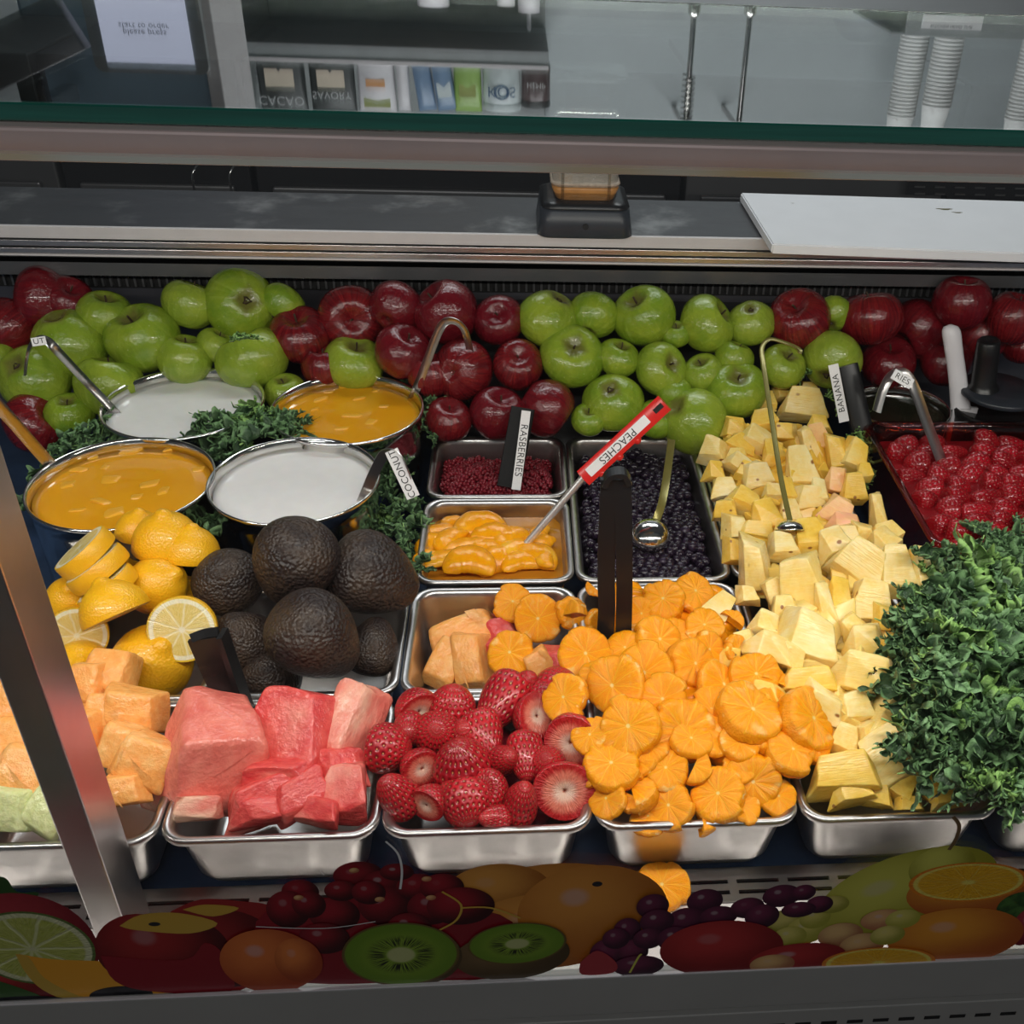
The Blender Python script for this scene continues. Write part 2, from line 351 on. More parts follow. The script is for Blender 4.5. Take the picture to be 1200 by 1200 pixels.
def lathe_mesh(name, prof, mat, n=32, squash=None, uvok=True):
    # duplicate seam column so that UVs run cleanly
    vs, fs, uvs = [], [], []; m = len(prof)
    for j in range(n + 1):
        a = 2 * PI * j / n
        for i, (r, z) in enumerate(prof):
            k = squash(a, i / (m - 1)) if squash else 1
            vs.append((r * k * math.cos(a), r * k * math.sin(a), z)); uvs.append((j / n, i / (m - 1)))
    for j in range(n):
        for i in range(m - 1): fs.append((j * m + i, (j + 1) * m + i, (j + 1) * m + i + 1, j * m + i + 1))
    bm = bmesh.new(); me = mk(name, vs, fs, mat, True, uvs)
    bm.from_mesh(me); bmesh.ops.remove_doubles(bm, verts=bm.verts, dist=1e-5); bmesh.ops.recalc_face_normals(bm, faces=bm.faces); bm.to_mesh(me); bm.free(); me.shade_smooth()
    return me
def box_bm(bm, a, b, bevel=0, seg=2):
    x0, y0, z0 = a; x1, y1, z1 = b
    r = bmesh.ops.create_cube(bm, size=1); vs = r['verts']
    for v in vs: v.co = Vector(((x0 + x1) / 2 + v.co.x * (x1 - x0), (y0 + y1) / 2 + v.co.y * (y1 - y0), (z0 + z1) / 2 + v.co.z * (z1 - z0)))
    if bevel:
        es = list({e for v in vs for e in v.link_edges})
        bmesh.ops.bevel(bm, geom=es, offset=bevel, segments=seg, affect='EDGES', profile=0.5)
def box(name, a, b, mat, parent=None, bevel=0, seg=2):
    a, b = Vector(a), Vector(b); c = (a + b) / 2
    bm = bmesh.new(); box_bm(bm, a - c, b - c, bevel, seg)
    me = bm_mesh(name, bm, mat, False)
    o = bpy.data.objects.new(name, me); COL.objects.link(o); o.location = c
    if parent: o.parent = parent
    return o
def rrect(x0, y0, x1, y1, r, z, n=6):
    out = []
    for cx, cy, a0 in ((x1 - r, y1 - r, 0), (x0 + r, y1 - r, PI / 2), (x0 + r, y0 + r, PI), (x1 - r, y0 + r, 1.5 * PI)):
        for i in range(n + 1):
            a = a0 + PI / 2 * i / n; out.append((cx + r * math.cos(a), cy + r * math.sin(a), z))
    return out
def loft(loops, cap=True):
    n = len(loops[0]); vs = [p for l in loops for p in l]; fs = []
    for k in range(len(loops) - 1):
        for i in range(n):
            j = (i + 1) % n; fs.append((k * n + i, k * n + j, (k + 1) * n + j, (k + 1) * n + i))
    if cap: fs.append(tuple(range((len(loops) - 1) * n, len(loops) * n)))
    return vs, fs
def sweep(path, sect, caps=True):
    """sect: list of (a,b) offsets; path of Vectors; keeps section 'a' axis stable"""
    vs, fs = [], []; n = len(sect); prev = None
    for i, p in enumerate(path):
        t = (path[min(i + 1, len(path) - 1)] - path[max(i - 1, 0)]).normalized()
        if prev is None:
            a = sweep.side - t * sweep.side.dot(t) if sweep.side is not None else t.orthogonal()
        else: a = prev - t * prev.dot(t)
        a.normalize(); prev = a; b = t.cross(a)
        for (u, v) in sect: vs.append(p + a * u + b * v)
    for k in range(len(path) - 1):
        for i in range(n): j = (i + 1) % n; fs.append((k * n + i, k * n + j, (k + 1) * n + j, (k + 1) * n + i))
    if caps: fs.append(tuple(range(n))[::-1]); fs.append(tuple(range((len(path) - 1) * n, len(path) * n)))
    return vs, fs
sweep.side = None
def circ(r, n=10): return [(r * math.cos(2 * PI * i / n), r * math.sin(2 * PI * i / n)) for i in range(n)]
def strapsec(w, t): 
    return [(-w / 2, -t / 2), (w / 2, -t / 2), (w / 2, t / 2), (-w / 2, t / 2)]
def gutter(w, t, d):  # ribbed ladle handle: channel section
    return [(-w/2, 0), (-w/4, d), (w/4, d), (w/2, 0), (w/2, -t), (w/4, d - t), (-w/4, d - t), (-w/2, -t)]
def smooth_path(pts, n=6):
    pts = [Vector(p) for p in pts]; out = []
    for i in range(len(pts) - 1):
        p0 = pts[max(i - 1, 0)]; p1 = pts[i]; p2 = pts[i + 1]; p3 = pts[min(i + 2, len(pts) - 1)]
        for k in range(n):
            t = k / n
            out.append(0.5 * ((2 * p1) + (p2 - p0) * t + (2 * p0 - 5 * p1 + 4 * p2 - p3) * t * t + (3 * p1 - p0 - 3 * p2 + p3) * t ** 3))
    out.append(pts[-1]); return out
def swept(name, pts, sect, mat, parent=None, side=None, n=6, sm=False, bev=0):
    sweep.side = Vector(side) if side is not None else None
    vs, fs = sweep(smooth_path(pts, n), sect); me = mk(name, vs, fs, mat, sm)
    bm = bmesh.new(); bm.from_mesh(me); bmesh.ops.recalc_face_normals(bm, faces=bm.faces); bm.to_mesh(me); bm.free()
    if sm: me.set_sharp_from_angle(angle=0.9)
    return ob(name, me, parent)
def text(name, s, size, mat, parent, M_, squash=1.0, thick=0.0001):
    c = bpy.data.curves.new(name, 'FONT'); c.body = s; c.size = size; c.align_x = 'CENTER'; c.align_y = 'CENTER'; c.extrude = thick; c.space_character = 1.05
    t = bpy.data.objects.new(name, c); COL.objects.link(t); dg = bpy.context.evaluated_depsgraph_get()
    me = bpy.data.meshes.new_from_object(t.evaluated_get(dg)); bpy.data.objects.remove(t)
    me.materials.clear(); me.materials.append(MAT[mat])
    o = bpy.data.objects.new(name, me); COL.objects.link(o); o.parent = parent
    o.matrix_basis = M_ @ Matrix.Diagonal((squash, 1, 1, 1)); return o
ORD = ['', 'first', 'second', 'third', 'fourth', 'fifth', 'sixth', 'seventh', 'eighth', 'ninth', 'tenth', 'eleventh', 'twelfth', 'thirteenth']
def rows(items, where, cat, group, band):
    """items: (object, px, py, look); label each by its row from the front and its place in that row"""
    its = sorted(items, key=lambda t: -t[2]); rws = []; k = 0
    while its:
        top = its[0][2]; rr = [t for t in its if t[2] > top - band]; its = its[len(rr):]; rws.append(rr)
    for i, rr in enumerate(rws):
        rr.sort(key=lambda t: t[1])
        for j, (o, px, py, look) in enumerate(rr):
            if j == len(rr) - 1 and j > 0: pos = 'rightmost'
            elif j == 0: pos = 'leftmost' if len(rr) > 1 else 'alone'
            else: pos = ORD[min(j + 1, 13)] + ' from left'
            rw = 'front row' if i == 0 else ('back row' if i == len(rws) - 1 else ORD[i + 1] + ' row from front')
            tag(o, f'{look} {where}, {rw}, {pos}', cat, group)

# ---------------------------------------------------------------- room
def struct(o): o['kind'] = 'structure'; return o
struct(box('floor', (-4, -4, -0.93), (5, 3.3, -0.9), 'floor_tile'))
struct(box('ceiling', (-4, -4, 2.2), (5, 3.3, 2.23), 'ceiling_paint'))
struct(box('wall_back', (-4, 3.2, -0.9), (5, 3.3, 2.2), 'wall_paint'))
struct(box('wall_left', (-4.1, -4, -0.9), (-4, 3.3, 2.2), 'wall_paint'))
struct(box('wall_right', (5, -4, -0.9), (5.1, 3.3, 2.2), 'wall_paint'))

# ---------------------------------------------------------------- refrigerated case
CZ = 0.235; XL, XR = -0.9, 1.45
case = thing('display_case', 'refrigerated glass-fronted fruit display case with grey metal frame', 'display case', (0.3, -0.1, -0.9))
CL = Vector((0.3, -0.1, -0.9))
def cpart(name, a, b, mat, bevel=0, parent=None):
    o = box(name, Vector(a) - CL, Vector(b) - CL, mat, case, bevel); return o
GY = -0.100
cpart('front_rail', (XL, -0.107, -0.111), (XR, -0.093, -0.0605), 'rail_grey', 0.0012)
cpart('rail_edge', (XL, -0.1075, -0.0603), (XR, -0.1045, -0.0590), 'white_metal', 0.0004)
cpart('lower_panel', (XL, -0.107, -0.88), (XR, -0.093, -0.1195), 'rail_grey', 0.001)
cpart('shadow_gap', (XL, -0.100, -0.122), (XR, -0.094, -0.105), 'black_gap')
for i in range(95):
    x = XL + 0.05 + i * 0.0225
    if 0.2 < x < 1.1: cpart('vent_slot', (x, -0.1076, -0.1415), (x + 0.0135, -0.1062, -0.1375), 'black_gap')
ZD = -0.090
cpart('deck', (XL, -0.092, -0.105), (XR, 0.88, ZD), 'blue_deck')
cpart('light_ledge', (XL, -0.0925, ZD), (XR, -0.028, ZD + 0.008), 'white_metal', 0.001)
def grille():
    bm = bmesh.new(); z0, z1 = ZD + 0.006, ZD + 0.009; y0, y1 = -0.0275, 0.008
    X0, X1 = -0.26, 1.2; per = 0.046; slots = [(-0.0200, -0.0160), (-0.0090, -0.0050)]
    cuts = [y0]; [cuts.extend(s) for s in slots]; cuts.append(y1)
    for k in range(0, len(cuts) - 1, 2): box_bm(bm, (X0 - CL.x, cuts[k] - CL.y, z0 - CL.z), (X1 - CL.x, cuts[k + 1] - CL.y, z1 - CL.z))
    for s in slots:
        x = X0
        while x < X1: box_bm(bm, (x - CL.x, s[0] - CL.y, z0 - CL.z), (x + 0.008 - CL.x, s[1] - CL.y, z1 - CL.z)); x += per
    ob('front_grille', bm_mesh('front_grille', bm, 'steel'), case)
    cpart('grille_recess', (X0, y0, ZD + .0002), (X1, y1, ZD + 0.0012), 'black_gap')
grille()
p = cpart('front_glass', (XL, GY - 0.002, -0.080), (XR, GY + 0.002, 0.5635), 'pane_glass')
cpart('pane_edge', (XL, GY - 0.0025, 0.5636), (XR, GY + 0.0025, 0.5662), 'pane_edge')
tg = cpart('top_glass', (XL, -0.080, 0.577), (XR, 0.315, 0.583), 'top_glass')
cpart('top_glass_edge', (XL, -0.0835, 0.5755), (XR, -0.0795, 0.5835), 'glass_edge_green', 0.0008)
cpart('glass_back_edge', (XL, 0.315, 0.5765), (XR, 0.318, 0.5835), 'steel_shiny')
cpart('light_rail', (XL, -0.092, 0.5600), (XR, -0.062, 0.5750), 'rail_reflection_tint', 0.0015)
cpart('post', (-0.043, -0.055, -0.082), (-0.018, -0.013, 0.577), 'aluminium', 0.0015)
# rear of the case
cpart('back_panel', (XL, 0.88, -0.135), (XR, 0.89, 0.19), 'case_back')
cpart('canopy_underside', (XL, 0.80, 0.183), (XR, 0.88, 0.190), 'appliance_black')
lv = cpart('louver_strip', (XL, 0.872, 0.120), (XR, 0.8795, 0.165), 'black_gap')
bm = bmesh.new()
x = -0.5
while x < 1.3:
    box_bm(bm, (x - CL.x, 0.866 - CL.y, 0.124 - CL.z), (x + 0.003 - CL.x, 0.873 - CL.y, 0.161 - CL.z)); x += 0.011
tag(ob('louver_fins', bm_mesh('louver_fins', bm, 'appliance_grey'), case), kind='stuff')
cpart('worktop', (XL, 0.794, CZ - 0.004), (XR, 0.955, CZ), 'worktop_steel')
cpart('worktop_nosing', (XL, 0.788, CZ - 0.016), (XR, 0.794, CZ), 'white_metal', 0.0008)
for k, (y0, z0, z1, m) in enumerate(((0.793, 0.2165, 0.2185, 'black_gap'), (0.789, 0.2085, 0.216, 'aluminium'), (0.793, 0.2065, 0.208, 'black_gap'), (0.788, 0.199, 0.206, 'aluminium'), (0.786, 0.196, 0.1985, 'white_metal'))):
    cpart('fascia_rail', (XL, y0, z0), (XR, 0.80, z1), m, 0.0005 if m != 'black_gap' else 0)
cpart('worktop_apron', (XL, 0.80, 0.165), (XR, 0.806, 0.231), 'appliance_grey')
cpart('rear_body', (XL, 0.892, -0.88), (XR, 0.950, 0.225), 'appliance_grey')
cpart('side_panel', (XR, -0.1, -0.88), (XR + 0.01, 0.95, 0.23), 'appliance_grey')
cpart('side_panel', (XL - 0.01, -0.1, -0.88), (XL, 0.95, 0.23), 'appliance_grey')

# ---------------------------------------------------------------- steel pans
def pan_mesh(wd, dp, h, mat='steel', r=0.022, lip=0.0085, wide=0.0):
    lo = []
    L = lambda inset, z, rr: lo.append(rrect(inset, inset, wd - inset, dp - inset, max(rr, 0.002), z))
    L(0.0005, -0.006, r); L(0.0, -0.003, r); L(0.001, -0.0005, r); L(0.003, 0.0, r * .95); L(lip * .75, -0.0008, r * .85)
    L(lip, -0.0035, r * .8); L(lip + 0.001, -0.008, r * .8); L(lip + 0.004, -h * .4, r * .85); L(lip + 0.008, -h + 0.012, r * .9); L(lip + 0.011, -h + 0.003, r * .9); L(lip + 0.018, -h, r * .8)
    vs, fs = loft(lo)
    # outer skin of the well
    n0 = len(vs); lo2 = [rrect(i, i, wd - i, dp - i, rr, z) for i, rr, z in ((0.0005, r, -0.006), (lip, r * .8, -0.006), (lip + .0005, r * .8, -0.009), (lip + 0.007, r * .9, -h + 0.01), (lip + 0.011, r * .9, -h), (lip + 0.018, r * .8, -h - 0.001))]
    v2, f2 = loft(lo2); vs += v2; fs += [tuple(i + n0 for i in f) for f in f2]
    return mk('hotel_pan', vs, fs, mat)
G = 0.1775
PM = {}
def pan(x, y, wd, dp, label, h=0.075, z=0.0, mat='steel', group=None):
    k = (wd, dp, h, mat)
    if k not in PM: PM[k] = pan_mesh(wd, dp, h, mat)
    return tag(ob('food_pan', PM[k], None, Vector((x, y, z))), label, 'food pan', group)
S1 = (0.1765, 0.1655); e = 0.0005
pan(-G, -0.0105, *S1, 'steel pan holding cantaloupe and honeydew chunks behind the post')
pan(0, -0.0105, *S1, 'steel pan holding the watermelon chunks')
pan(G, -0.0105, *S1, 'steel pan holding whole and cut strawberries')
pan(2 * G, -0.0105, 0.1765, 0.337, 'deep steel pan heaped with peeled orange slices')
pan(3 * G, -0.0105, 0.1765, 0.337, 'steel pan heaped with pale pineapple beside the big kale')
pan(-2 * G, 0.1565, *S1, 'steel pan at the left edge holding red watermelon bits')
pan(-G, 0.1565, *S1, 'steel pan holding lemons and lemon halves')
pan(0, 0.1565, *S1, 'steel pan holding the dark avocados')
pan(G, 0.1565, *S1, 'half-empty steel pan with a few melon and orange scraps')
pan(G, 0.330, 0.1765, 0.1715, 'small steel pan of sliced peaches in syrup')
pan(G, 0.504, 0.1765, 0.1525, 'small steel pan of dark raspberries')
pan(2 * G, 0.3300, 0.1765, 0.3265, 'long steel pan of blueberries')
pan(3 * G, 0.3300, 0.1765, 0.3265, 'steel pan heaped with yellow pineapple near the apples')
pan(4 * G, -0.0105, 0.1765, 0.305, 'steel pan under the big kale bunch')

# ---------------------------------------------------------------- round pots with liquids
def pot(px, py, w_, label, liq, liqlabel, rz=0.066, hgt=0.15, mat='steel_shiny'):
    c = atz(px, py, rz); rr = w_ / CF * depth(c)
    prof = [(rr * .90, -hgt), (rr * .955, -hgt + .01), (rr * .965, -0.02), (rr * .975, -0.006), (rr, -0.004), (rr * 1.005, -0.0015), (rr, 0.0008), (rr * .985, 0.0012), (rr * .965, -0.001), (rr * .955, -0.008), (rr * .945, -0.03), (rr * .93, -hgt + .015), (rr * .88, -hgt + .004), (0.0001, -hgt + .003)]
    o = tag(ob('round_pot', lathe_mesh('round_pot', prof, mat, 64), None, c), label, 'pot')
    lp = [(0.0001, 0)] + [(rr * .93 * k / 12, 0.0001 * math.sin(k * 2.1)) for k in range(1, 12)] + [(rr * .944, 0.0), (rr * .93, -0.02), (0.0001, -0.021)]
    l = tag(ob('liquid', lathe_mesh('liquid', lp, liq, 48), None, c - Vector((0, 0, 0.0125))), liqlabel, 'drink base')
    return c, rr
pBL = pot(215, 471, 91, 'round steel pot of coconut milk against the apples', 'milk', 'white coconut milk in the rear pot')
pBR = pot(407, 478, 88, 'round steel pot of mango puree nearest the red apples', 'mango_liquid', 'orange mango puree in the rear pot')
pFL = pot(143, 564, 104, 'round steel pot of mango puree at left, by the lemons', 'mango_liquid', 'orange mango puree in the front left pot')
pFR = pot(345, 561, 98, 'round steel pot of coconut milk behind the avocados', 'milk', 'white coconut milk in the pot behind the avocados')

# ---------------------------------------------------------------- chunks (hulls of jittered boxes, softened)
def chunk(seed, top=0.85, wedge=0.0, jit=0.10, bev=0.05, curve=0.0, mat='pineapple_pale', depth_=0.8, rough=0.012):
    q = random.Random(seed); bm = bmesh.new()
    for x in (-1, 1):
        for y in (-1, 1):
            for z in (-1, 1):
                kx = (top if z > 0 else 1) * (1 - wedge * (y > 0))
                bm.verts.new((x * .5 * kx + q.uniform(-jit, jit), y * .5 * (top if z > 0 else 1) + q.uniform(-jit, jit), z * .5 * depth_ + q.uniform(-jit, jit) * .7))
    if curve:
        for i in range(5): bm.verts.new((q.uniform(-.3, .3), q.uniform(-.3, .3), .5 * depth_ + curve))
    bmesh.ops.convex_hull(bm, input=bm.verts)
    bmesh.ops.dissolve_limit(bm, angle_limit=0.12, verts=bm.verts, edges=bm.edges)
    bmesh.ops.bevel(bm, geom=list(bm.edges), offset=bev, segments=3, affect='EDGES', profile=0.6)
    bmesh.ops.triangulate(bm, faces=bm.faces)
    bmesh.ops.subdivide_edges(bm, edges=[e_ for e_ in bm.edges if e_.calc_length() > 0.22], cuts=2, use_grid_fill=False)
    for v in bm.verts:
        n_ = noise.noise_vector(v.co * 3.1 + Vector((seed, 0, 0))); v.co += n_ * rough * 2.2 + noise.noise_vector(v.co * 9) * rough
    me = bm_mesh('chunk', bm, mat, True); me.set_sharp_from_angle(angle=0.75); return me
def variants(n, mats, **kw):
    out = {}
    for m in mats: out[m] = [chunk(100 + i * 7, mat=m, **kw) for i in range(n)]
    return out
PINE = variants(5, ['pineapple_pale', 'pineapple_deep', 'pineapple_pink'], top=0.8, wedge=0.35, jit=0.13, bev=0.03, rough=0.014)
MEL = variants(4, ['cantaloupe', 'honeydew'], top=0.85, wedge=0.12, jit=0.09, bev=0.08, curve=0.08)
WAT = variants(6, ['watermelon', 'watermelon_deep'], top=0.72, wedge=0.25, jit=0.17, bev=0.06, rough=0.02)

def put_chunk(name, bank, mat, px, py, w_, h_, F, ang=0, var=None, tilt=0.45, zk=0.85, lift=0.0):
    """size: w_ x h_ in photo pixels at the place where the heap surface F is met"""
    c = hit(px, py, F); c.z += lift; s = depth(c) / CF
    me = bank[mat][(var if var is not None else R.randrange(99)) % len(bank[mat])]
    rot = frame(math.radians(ang), R.uniform(-tilt, tilt) - 0.25, R.uniform(-tilt, tilt))
    return ob(name, me, None, c, rot, (w_ * s * 1.12, h_ * s * 1.12, (w_ + h_) / 2 * s * zk))

# heap surfaces (height of the piece centres)
def clampf(x, a=0, b=1): return max(a, min(b, x))
def HP(X, Y):      # front pineapple
    t = clampf((Y + 0.012) / 0.16); return -0.012 + 0.052 * math.sin(PI / 2 * t) 
def HPB(X, Y):     # rear pineapple
    t = clampf((Y - 0.30) / 0.35); return 0.030 + 0.016 * t
def HO(X, Y):      # oranges
    t = clampf((Y + 0.012) / 0.13); u = clampf((0.335 - Y) / 0.10); return -0.014 + 0.056 * math.sin(PI / 2 * t) * (0.45 + 0.55 * u)
flat = lambda z: (lambda X, Y: z)

# front pineapple (px, py, w, h, angle, kind)
P_ = 'pineapple_pale'; D_ = 'pineapple_deep'; K_ = 'pineapple_pink'
FP = [(885,663,34,60,4,P_),(920,640,36,30,0,P_),(861,645,24,28,0,D_),(950,628,36,32,8,D_),(978,636,44,34,25,P_),(941,693,50,68,8,P_),(966,708,26,52,12,P_),
 (1010,662,58,42,-35,P_),(1036,634,36,30,30,P_),(1050,668,38,48,0,P_),(1078,668,32,52,0,P_),(984,702,34,46,-5,D_),(1018,704,46,52,-10,P_),(1000,735,32,30,35,P_),
 (1014,750,46,36,5,P_),(1072,715,56,28,28,P_),(952,752,76,58,-22,P_),(925,766,42,30,-30,P_),(904,762,66,34,-22,P_),(872,752,34,26,20,P_),(843,712,32,40,-35,P_),
 (877,697,26,20,0,P_),(899,733,38,28,-20,P_),(918,718,30,34,0,P_),(944,796,62,32,5,D_),(1014,790,80,48,-10,P_),(967,828,62,34,-25,P_),(998,828,38,38,10,P_),
 (1044,840,52,52,-25,P_),(991,866,30,28,-20,P_),(1017,858,30,26,20,P_),(985,904,74,48,12,D_),(1046,888,70,60,35,P_),(1052,914,42,34,-40,D_),(1001,926,54,30,12,D_),
 (1028,930,28,26,0,D_),(1090,918,32,34,-35,D_),(1112,898,44,38,20,D_),(1087,888,26,24,0,D_),(1112,930,40,24,8,D_),(1066,940,30,18,0,D_),(1048,760,36,30,0,D_),(1060,800,30,40,10,D_),
 (1040,725,30,30,0,D_),(905,690,26,24,30,P_),(856,770,30,26,-10,D_),(893,785,30,24,10,D_),(1075,860,36,40,0,D_),(900,815,40,30,0,D_),(935,870,44,34,0,D_)]
its = []
for (px, py, w_, h_, a, k) in FP:
    o = put_chunk('pineapple_chunk', PINE, k, px, py, w_, h_, HP, a, tilt=0.35)
    its.append((o, px, py, 'pale pineapple chunk' if k == P_ else 'golden pineapple chunk'))
rows(its, 'in the front heap', 'pineapple chunk', 'pineapple chunks in the front heap', 30)
# rear pineapple
RP = [(838,528,34,30,-10,P_),(868,520,34,22,-35,D_),(888,518,46,26,-30,P_),(868,546,38,20,-35,P_),(847,571,30,24,5,P_),(884,556,36,30,10,P_),(862,536,26,22,0,D_),(907,577,26,18,0,P_),
 (898,604,40,38,20,D_),(876,590,46,24,-35,D_),(937,550,34,44,5,P_),(920,506,30,20,0,D_),(942,473,50,32,-5,P_),(916,458,28,24,10,D_),(946,455,22,18,0,D_),(957,513,26,34,15,K_),
 (948,523,18,36,20,P_),(982,530,26,40,10,D_),(1004,535,34,36,-25,D_),(980,563,28,30,-5,K_),(946,582,34,28,0,P_),(1000,572,28,30,0,D_),(981,597,36,32,-30,K_),(960,577,24,30,0,P_),
 (991,614,44,20,-4,K_),(1029,600,20,44,10,P_),(960,497,28,18,0,D_),(893,492,32,24,10,D_),(864,503,30,20,-8,D_),(876,553,24,18,-20,D_),(864,617,32,26,5,P_),(884,620,40,22,-5,D_),
 (924,626,44,30,0,P_),(953,629,32,30,0,D_),(988,630,40,30,6,P_),(1013,628,30,26,0,P_),(1036,626,36,26,20,P_),(905,530,24,24,0,D_),(922,575,24,30,0,D_),(925,600,24,24,0,P_),(900,470,20,18,0,D_),(1012,552,18,20,0,D_),(838,552,26,22,0,D_),(850,598,26,20,0,D_)]
its = []
for (px, py, w_, h_, a, k) in RP:
    o = put_chunk('pineapple_chunk', PINE, k, px, py, w_, h_, HPB, a, tilt=0.35)
    its.append((o, px, py, {P_: 'pale yellow pineapple chunk', D_: 'deep yellow pineapple chunk', K_: 'pinkish pineapple chunk'}[k]))
rows(its, 'in the rear heap', 'pineapple chunk', 'pineapple chunks in the rear heap', 24)
# filling under both heaps, nobody could count it
def filler(name, bank, mats, x0, x1, y0, y1, F, n, size, label, cat, drop=0.022):
    bm = bmesh.new()
    for i in range(n):
        me = R.choice(bank[R.choice(mats)]); X, Y = R.uniform(x0, x1), R.uniform(y0, y1); s = size * R.uniform(.8, 1.2)
        M_ = Matrix.Translation((X, Y, F(X, Y) - drop)) @ Matrix.Rotation(R.uniform(0, 6.28), 4, Vector((R.random(), R.random(), R.random())).normalized()) @ Matrix.Scale(s, 4)
        k = len(bm.verts); bm.from_mesh(me); bm.verts.ensure_lookup_table()
        for v in bm.verts[k:]: v.co = M_ @ v.co
    return tag(ob(name, bm_mesh(name, bm, mats[0], True)), label, cat, kind='stuff')
filler('pineapple_pieces', PINE, [D_], 3*G+.04, 4*G-.035, .045, .30, HP, 60, .038, 'pineapple pieces buried under the front heap', 'pineapple')
filler('pineapple_pieces', PINE, [D_], 3*G+.035, 4*G-.03, .35, .63, HPB, 60, .034, 'pineapple pieces buried under the rear heap', 'pineapple')

# ---------------------------------------------------------------- watermelon, cantaloupe, honeydew
W1, W2 = 'watermelon', 'watermelon_deep'
def HW(X, Y): return -0.004 + 0.022 * clampf((Y + 0.01) / 0.10)
WL = [(250,886,112,134,-4,W1,'largest pink watermelon chunk, at the left of its pan'),(258,838,70,44,-8,W1,'pale-topped watermelon chunk behind the largest one'),(343,864,92,88,-8,W2,'red watermelon cube in the middle of its pan'),
 (409,848,56,98,-12,W1,'pointed watermelon wedge leaning by the strawberries'),(403,924,62,62,5,W2,'watermelon chunk in the right front corner of its pan'),(352,930,74,46,30,W2,'slanted watermelon chunk at the front middle of its pan'),
 (305,934,76,52,20,W2,'watermelon chunk lying between the largest one and the front lip'),(390,896,60,44,10,W2,'dark red watermelon chunk under the pointed wedge'),(330,915,80,40,0,W2,'watermelon chunk buried under the red cube'),(310,950,66,30,4,W2,'low watermelon chunk at the front lip, left of the slanted one'),(372,948,66,30,-4,W2,'low watermelon chunk at the front lip, right of the slanted one'),(232,946,60,30,0,W1,'low watermelon chunk in the left front corner')]
for i, (px, py, w_, h_, a, k, lab) in enumerate(WL):
    tag(put_chunk('watermelon_chunk', WAT, k, px, py, w_, h_, HW, a, var=i, tilt=0.4, zk=0.75), lab, 'watermelon chunk', 'watermelon chunks')
def HC(X, Y): return 0.0 + 0.035 * clampf((Y + 0.01) / 0.14)
CLs = [(130,787,54,52,-6,'cantaloupe','cantaloupe chunk highest on the pile, under the lemons'),(157,832,62,46,-6,'cantaloupe','cantaloupe chunk second from the top, right of the post'),(122,838,34,44,0,'cantaloupe','cantaloupe chunk half hidden by the post, mid height'),
 (140,874,42,52,-20,'cantaloupe','cantaloupe chunk against the post beside the lowest right one'),(170,890,62,58,-22,'cantaloupe','cantaloupe chunk at the right front, next to the watermelon'),(148,925,40,34,10,'cantaloupe','cantaloupe piece low beside the post'),
 (10,815,62,72,-8,'cantaloupe','large cantaloupe chunk left of the post, uppermost'),(18,868,60,50,5,'cantaloupe','greenish-edged cantaloupe chunk left of the post, middle'),(36,908,72,70,-18,'cantaloupe','large cantaloupe chunk left of the post, lowest'),
 (14,946,60,50,0,'honeydew','green honeydew chunk at the front lip, lower left'),(60,948,44,52,-30,'honeydew','pale honeydew chunk against the post at the front lip'),(-8,905,40,60,0,'cantaloupe','cantaloupe chunk cut off by the left edge of the photo'),
 (105,800,40,50,0,'cantaloupe','cantaloupe chunk behind the post near the lemons'),(90,860,60,60,0,'cantaloupe','cantaloupe chunk hidden behind the post')]
for i, (px, py, w_, h_, a, k, lab) in enumerate(CLs):
    tag(put_chunk(k + '_chunk', MEL, k, px, py, w_, h_, HC, a, var=i, tilt=0.3), lab, k + ' chunk', 'melon chunks in the left pan')
for (px, py, w_, h_, lab) in ((5,770,30,40,'red watermelon bit behind the cantaloupe at the left edge'),(82,632,44,36,'pink watermelon chunk under the front left pot')):
    tag(put_chunk('watermelon_chunk', WAT, W2, px, py, w_, h_, flat(0.0), 0), lab, 'watermelon chunk')

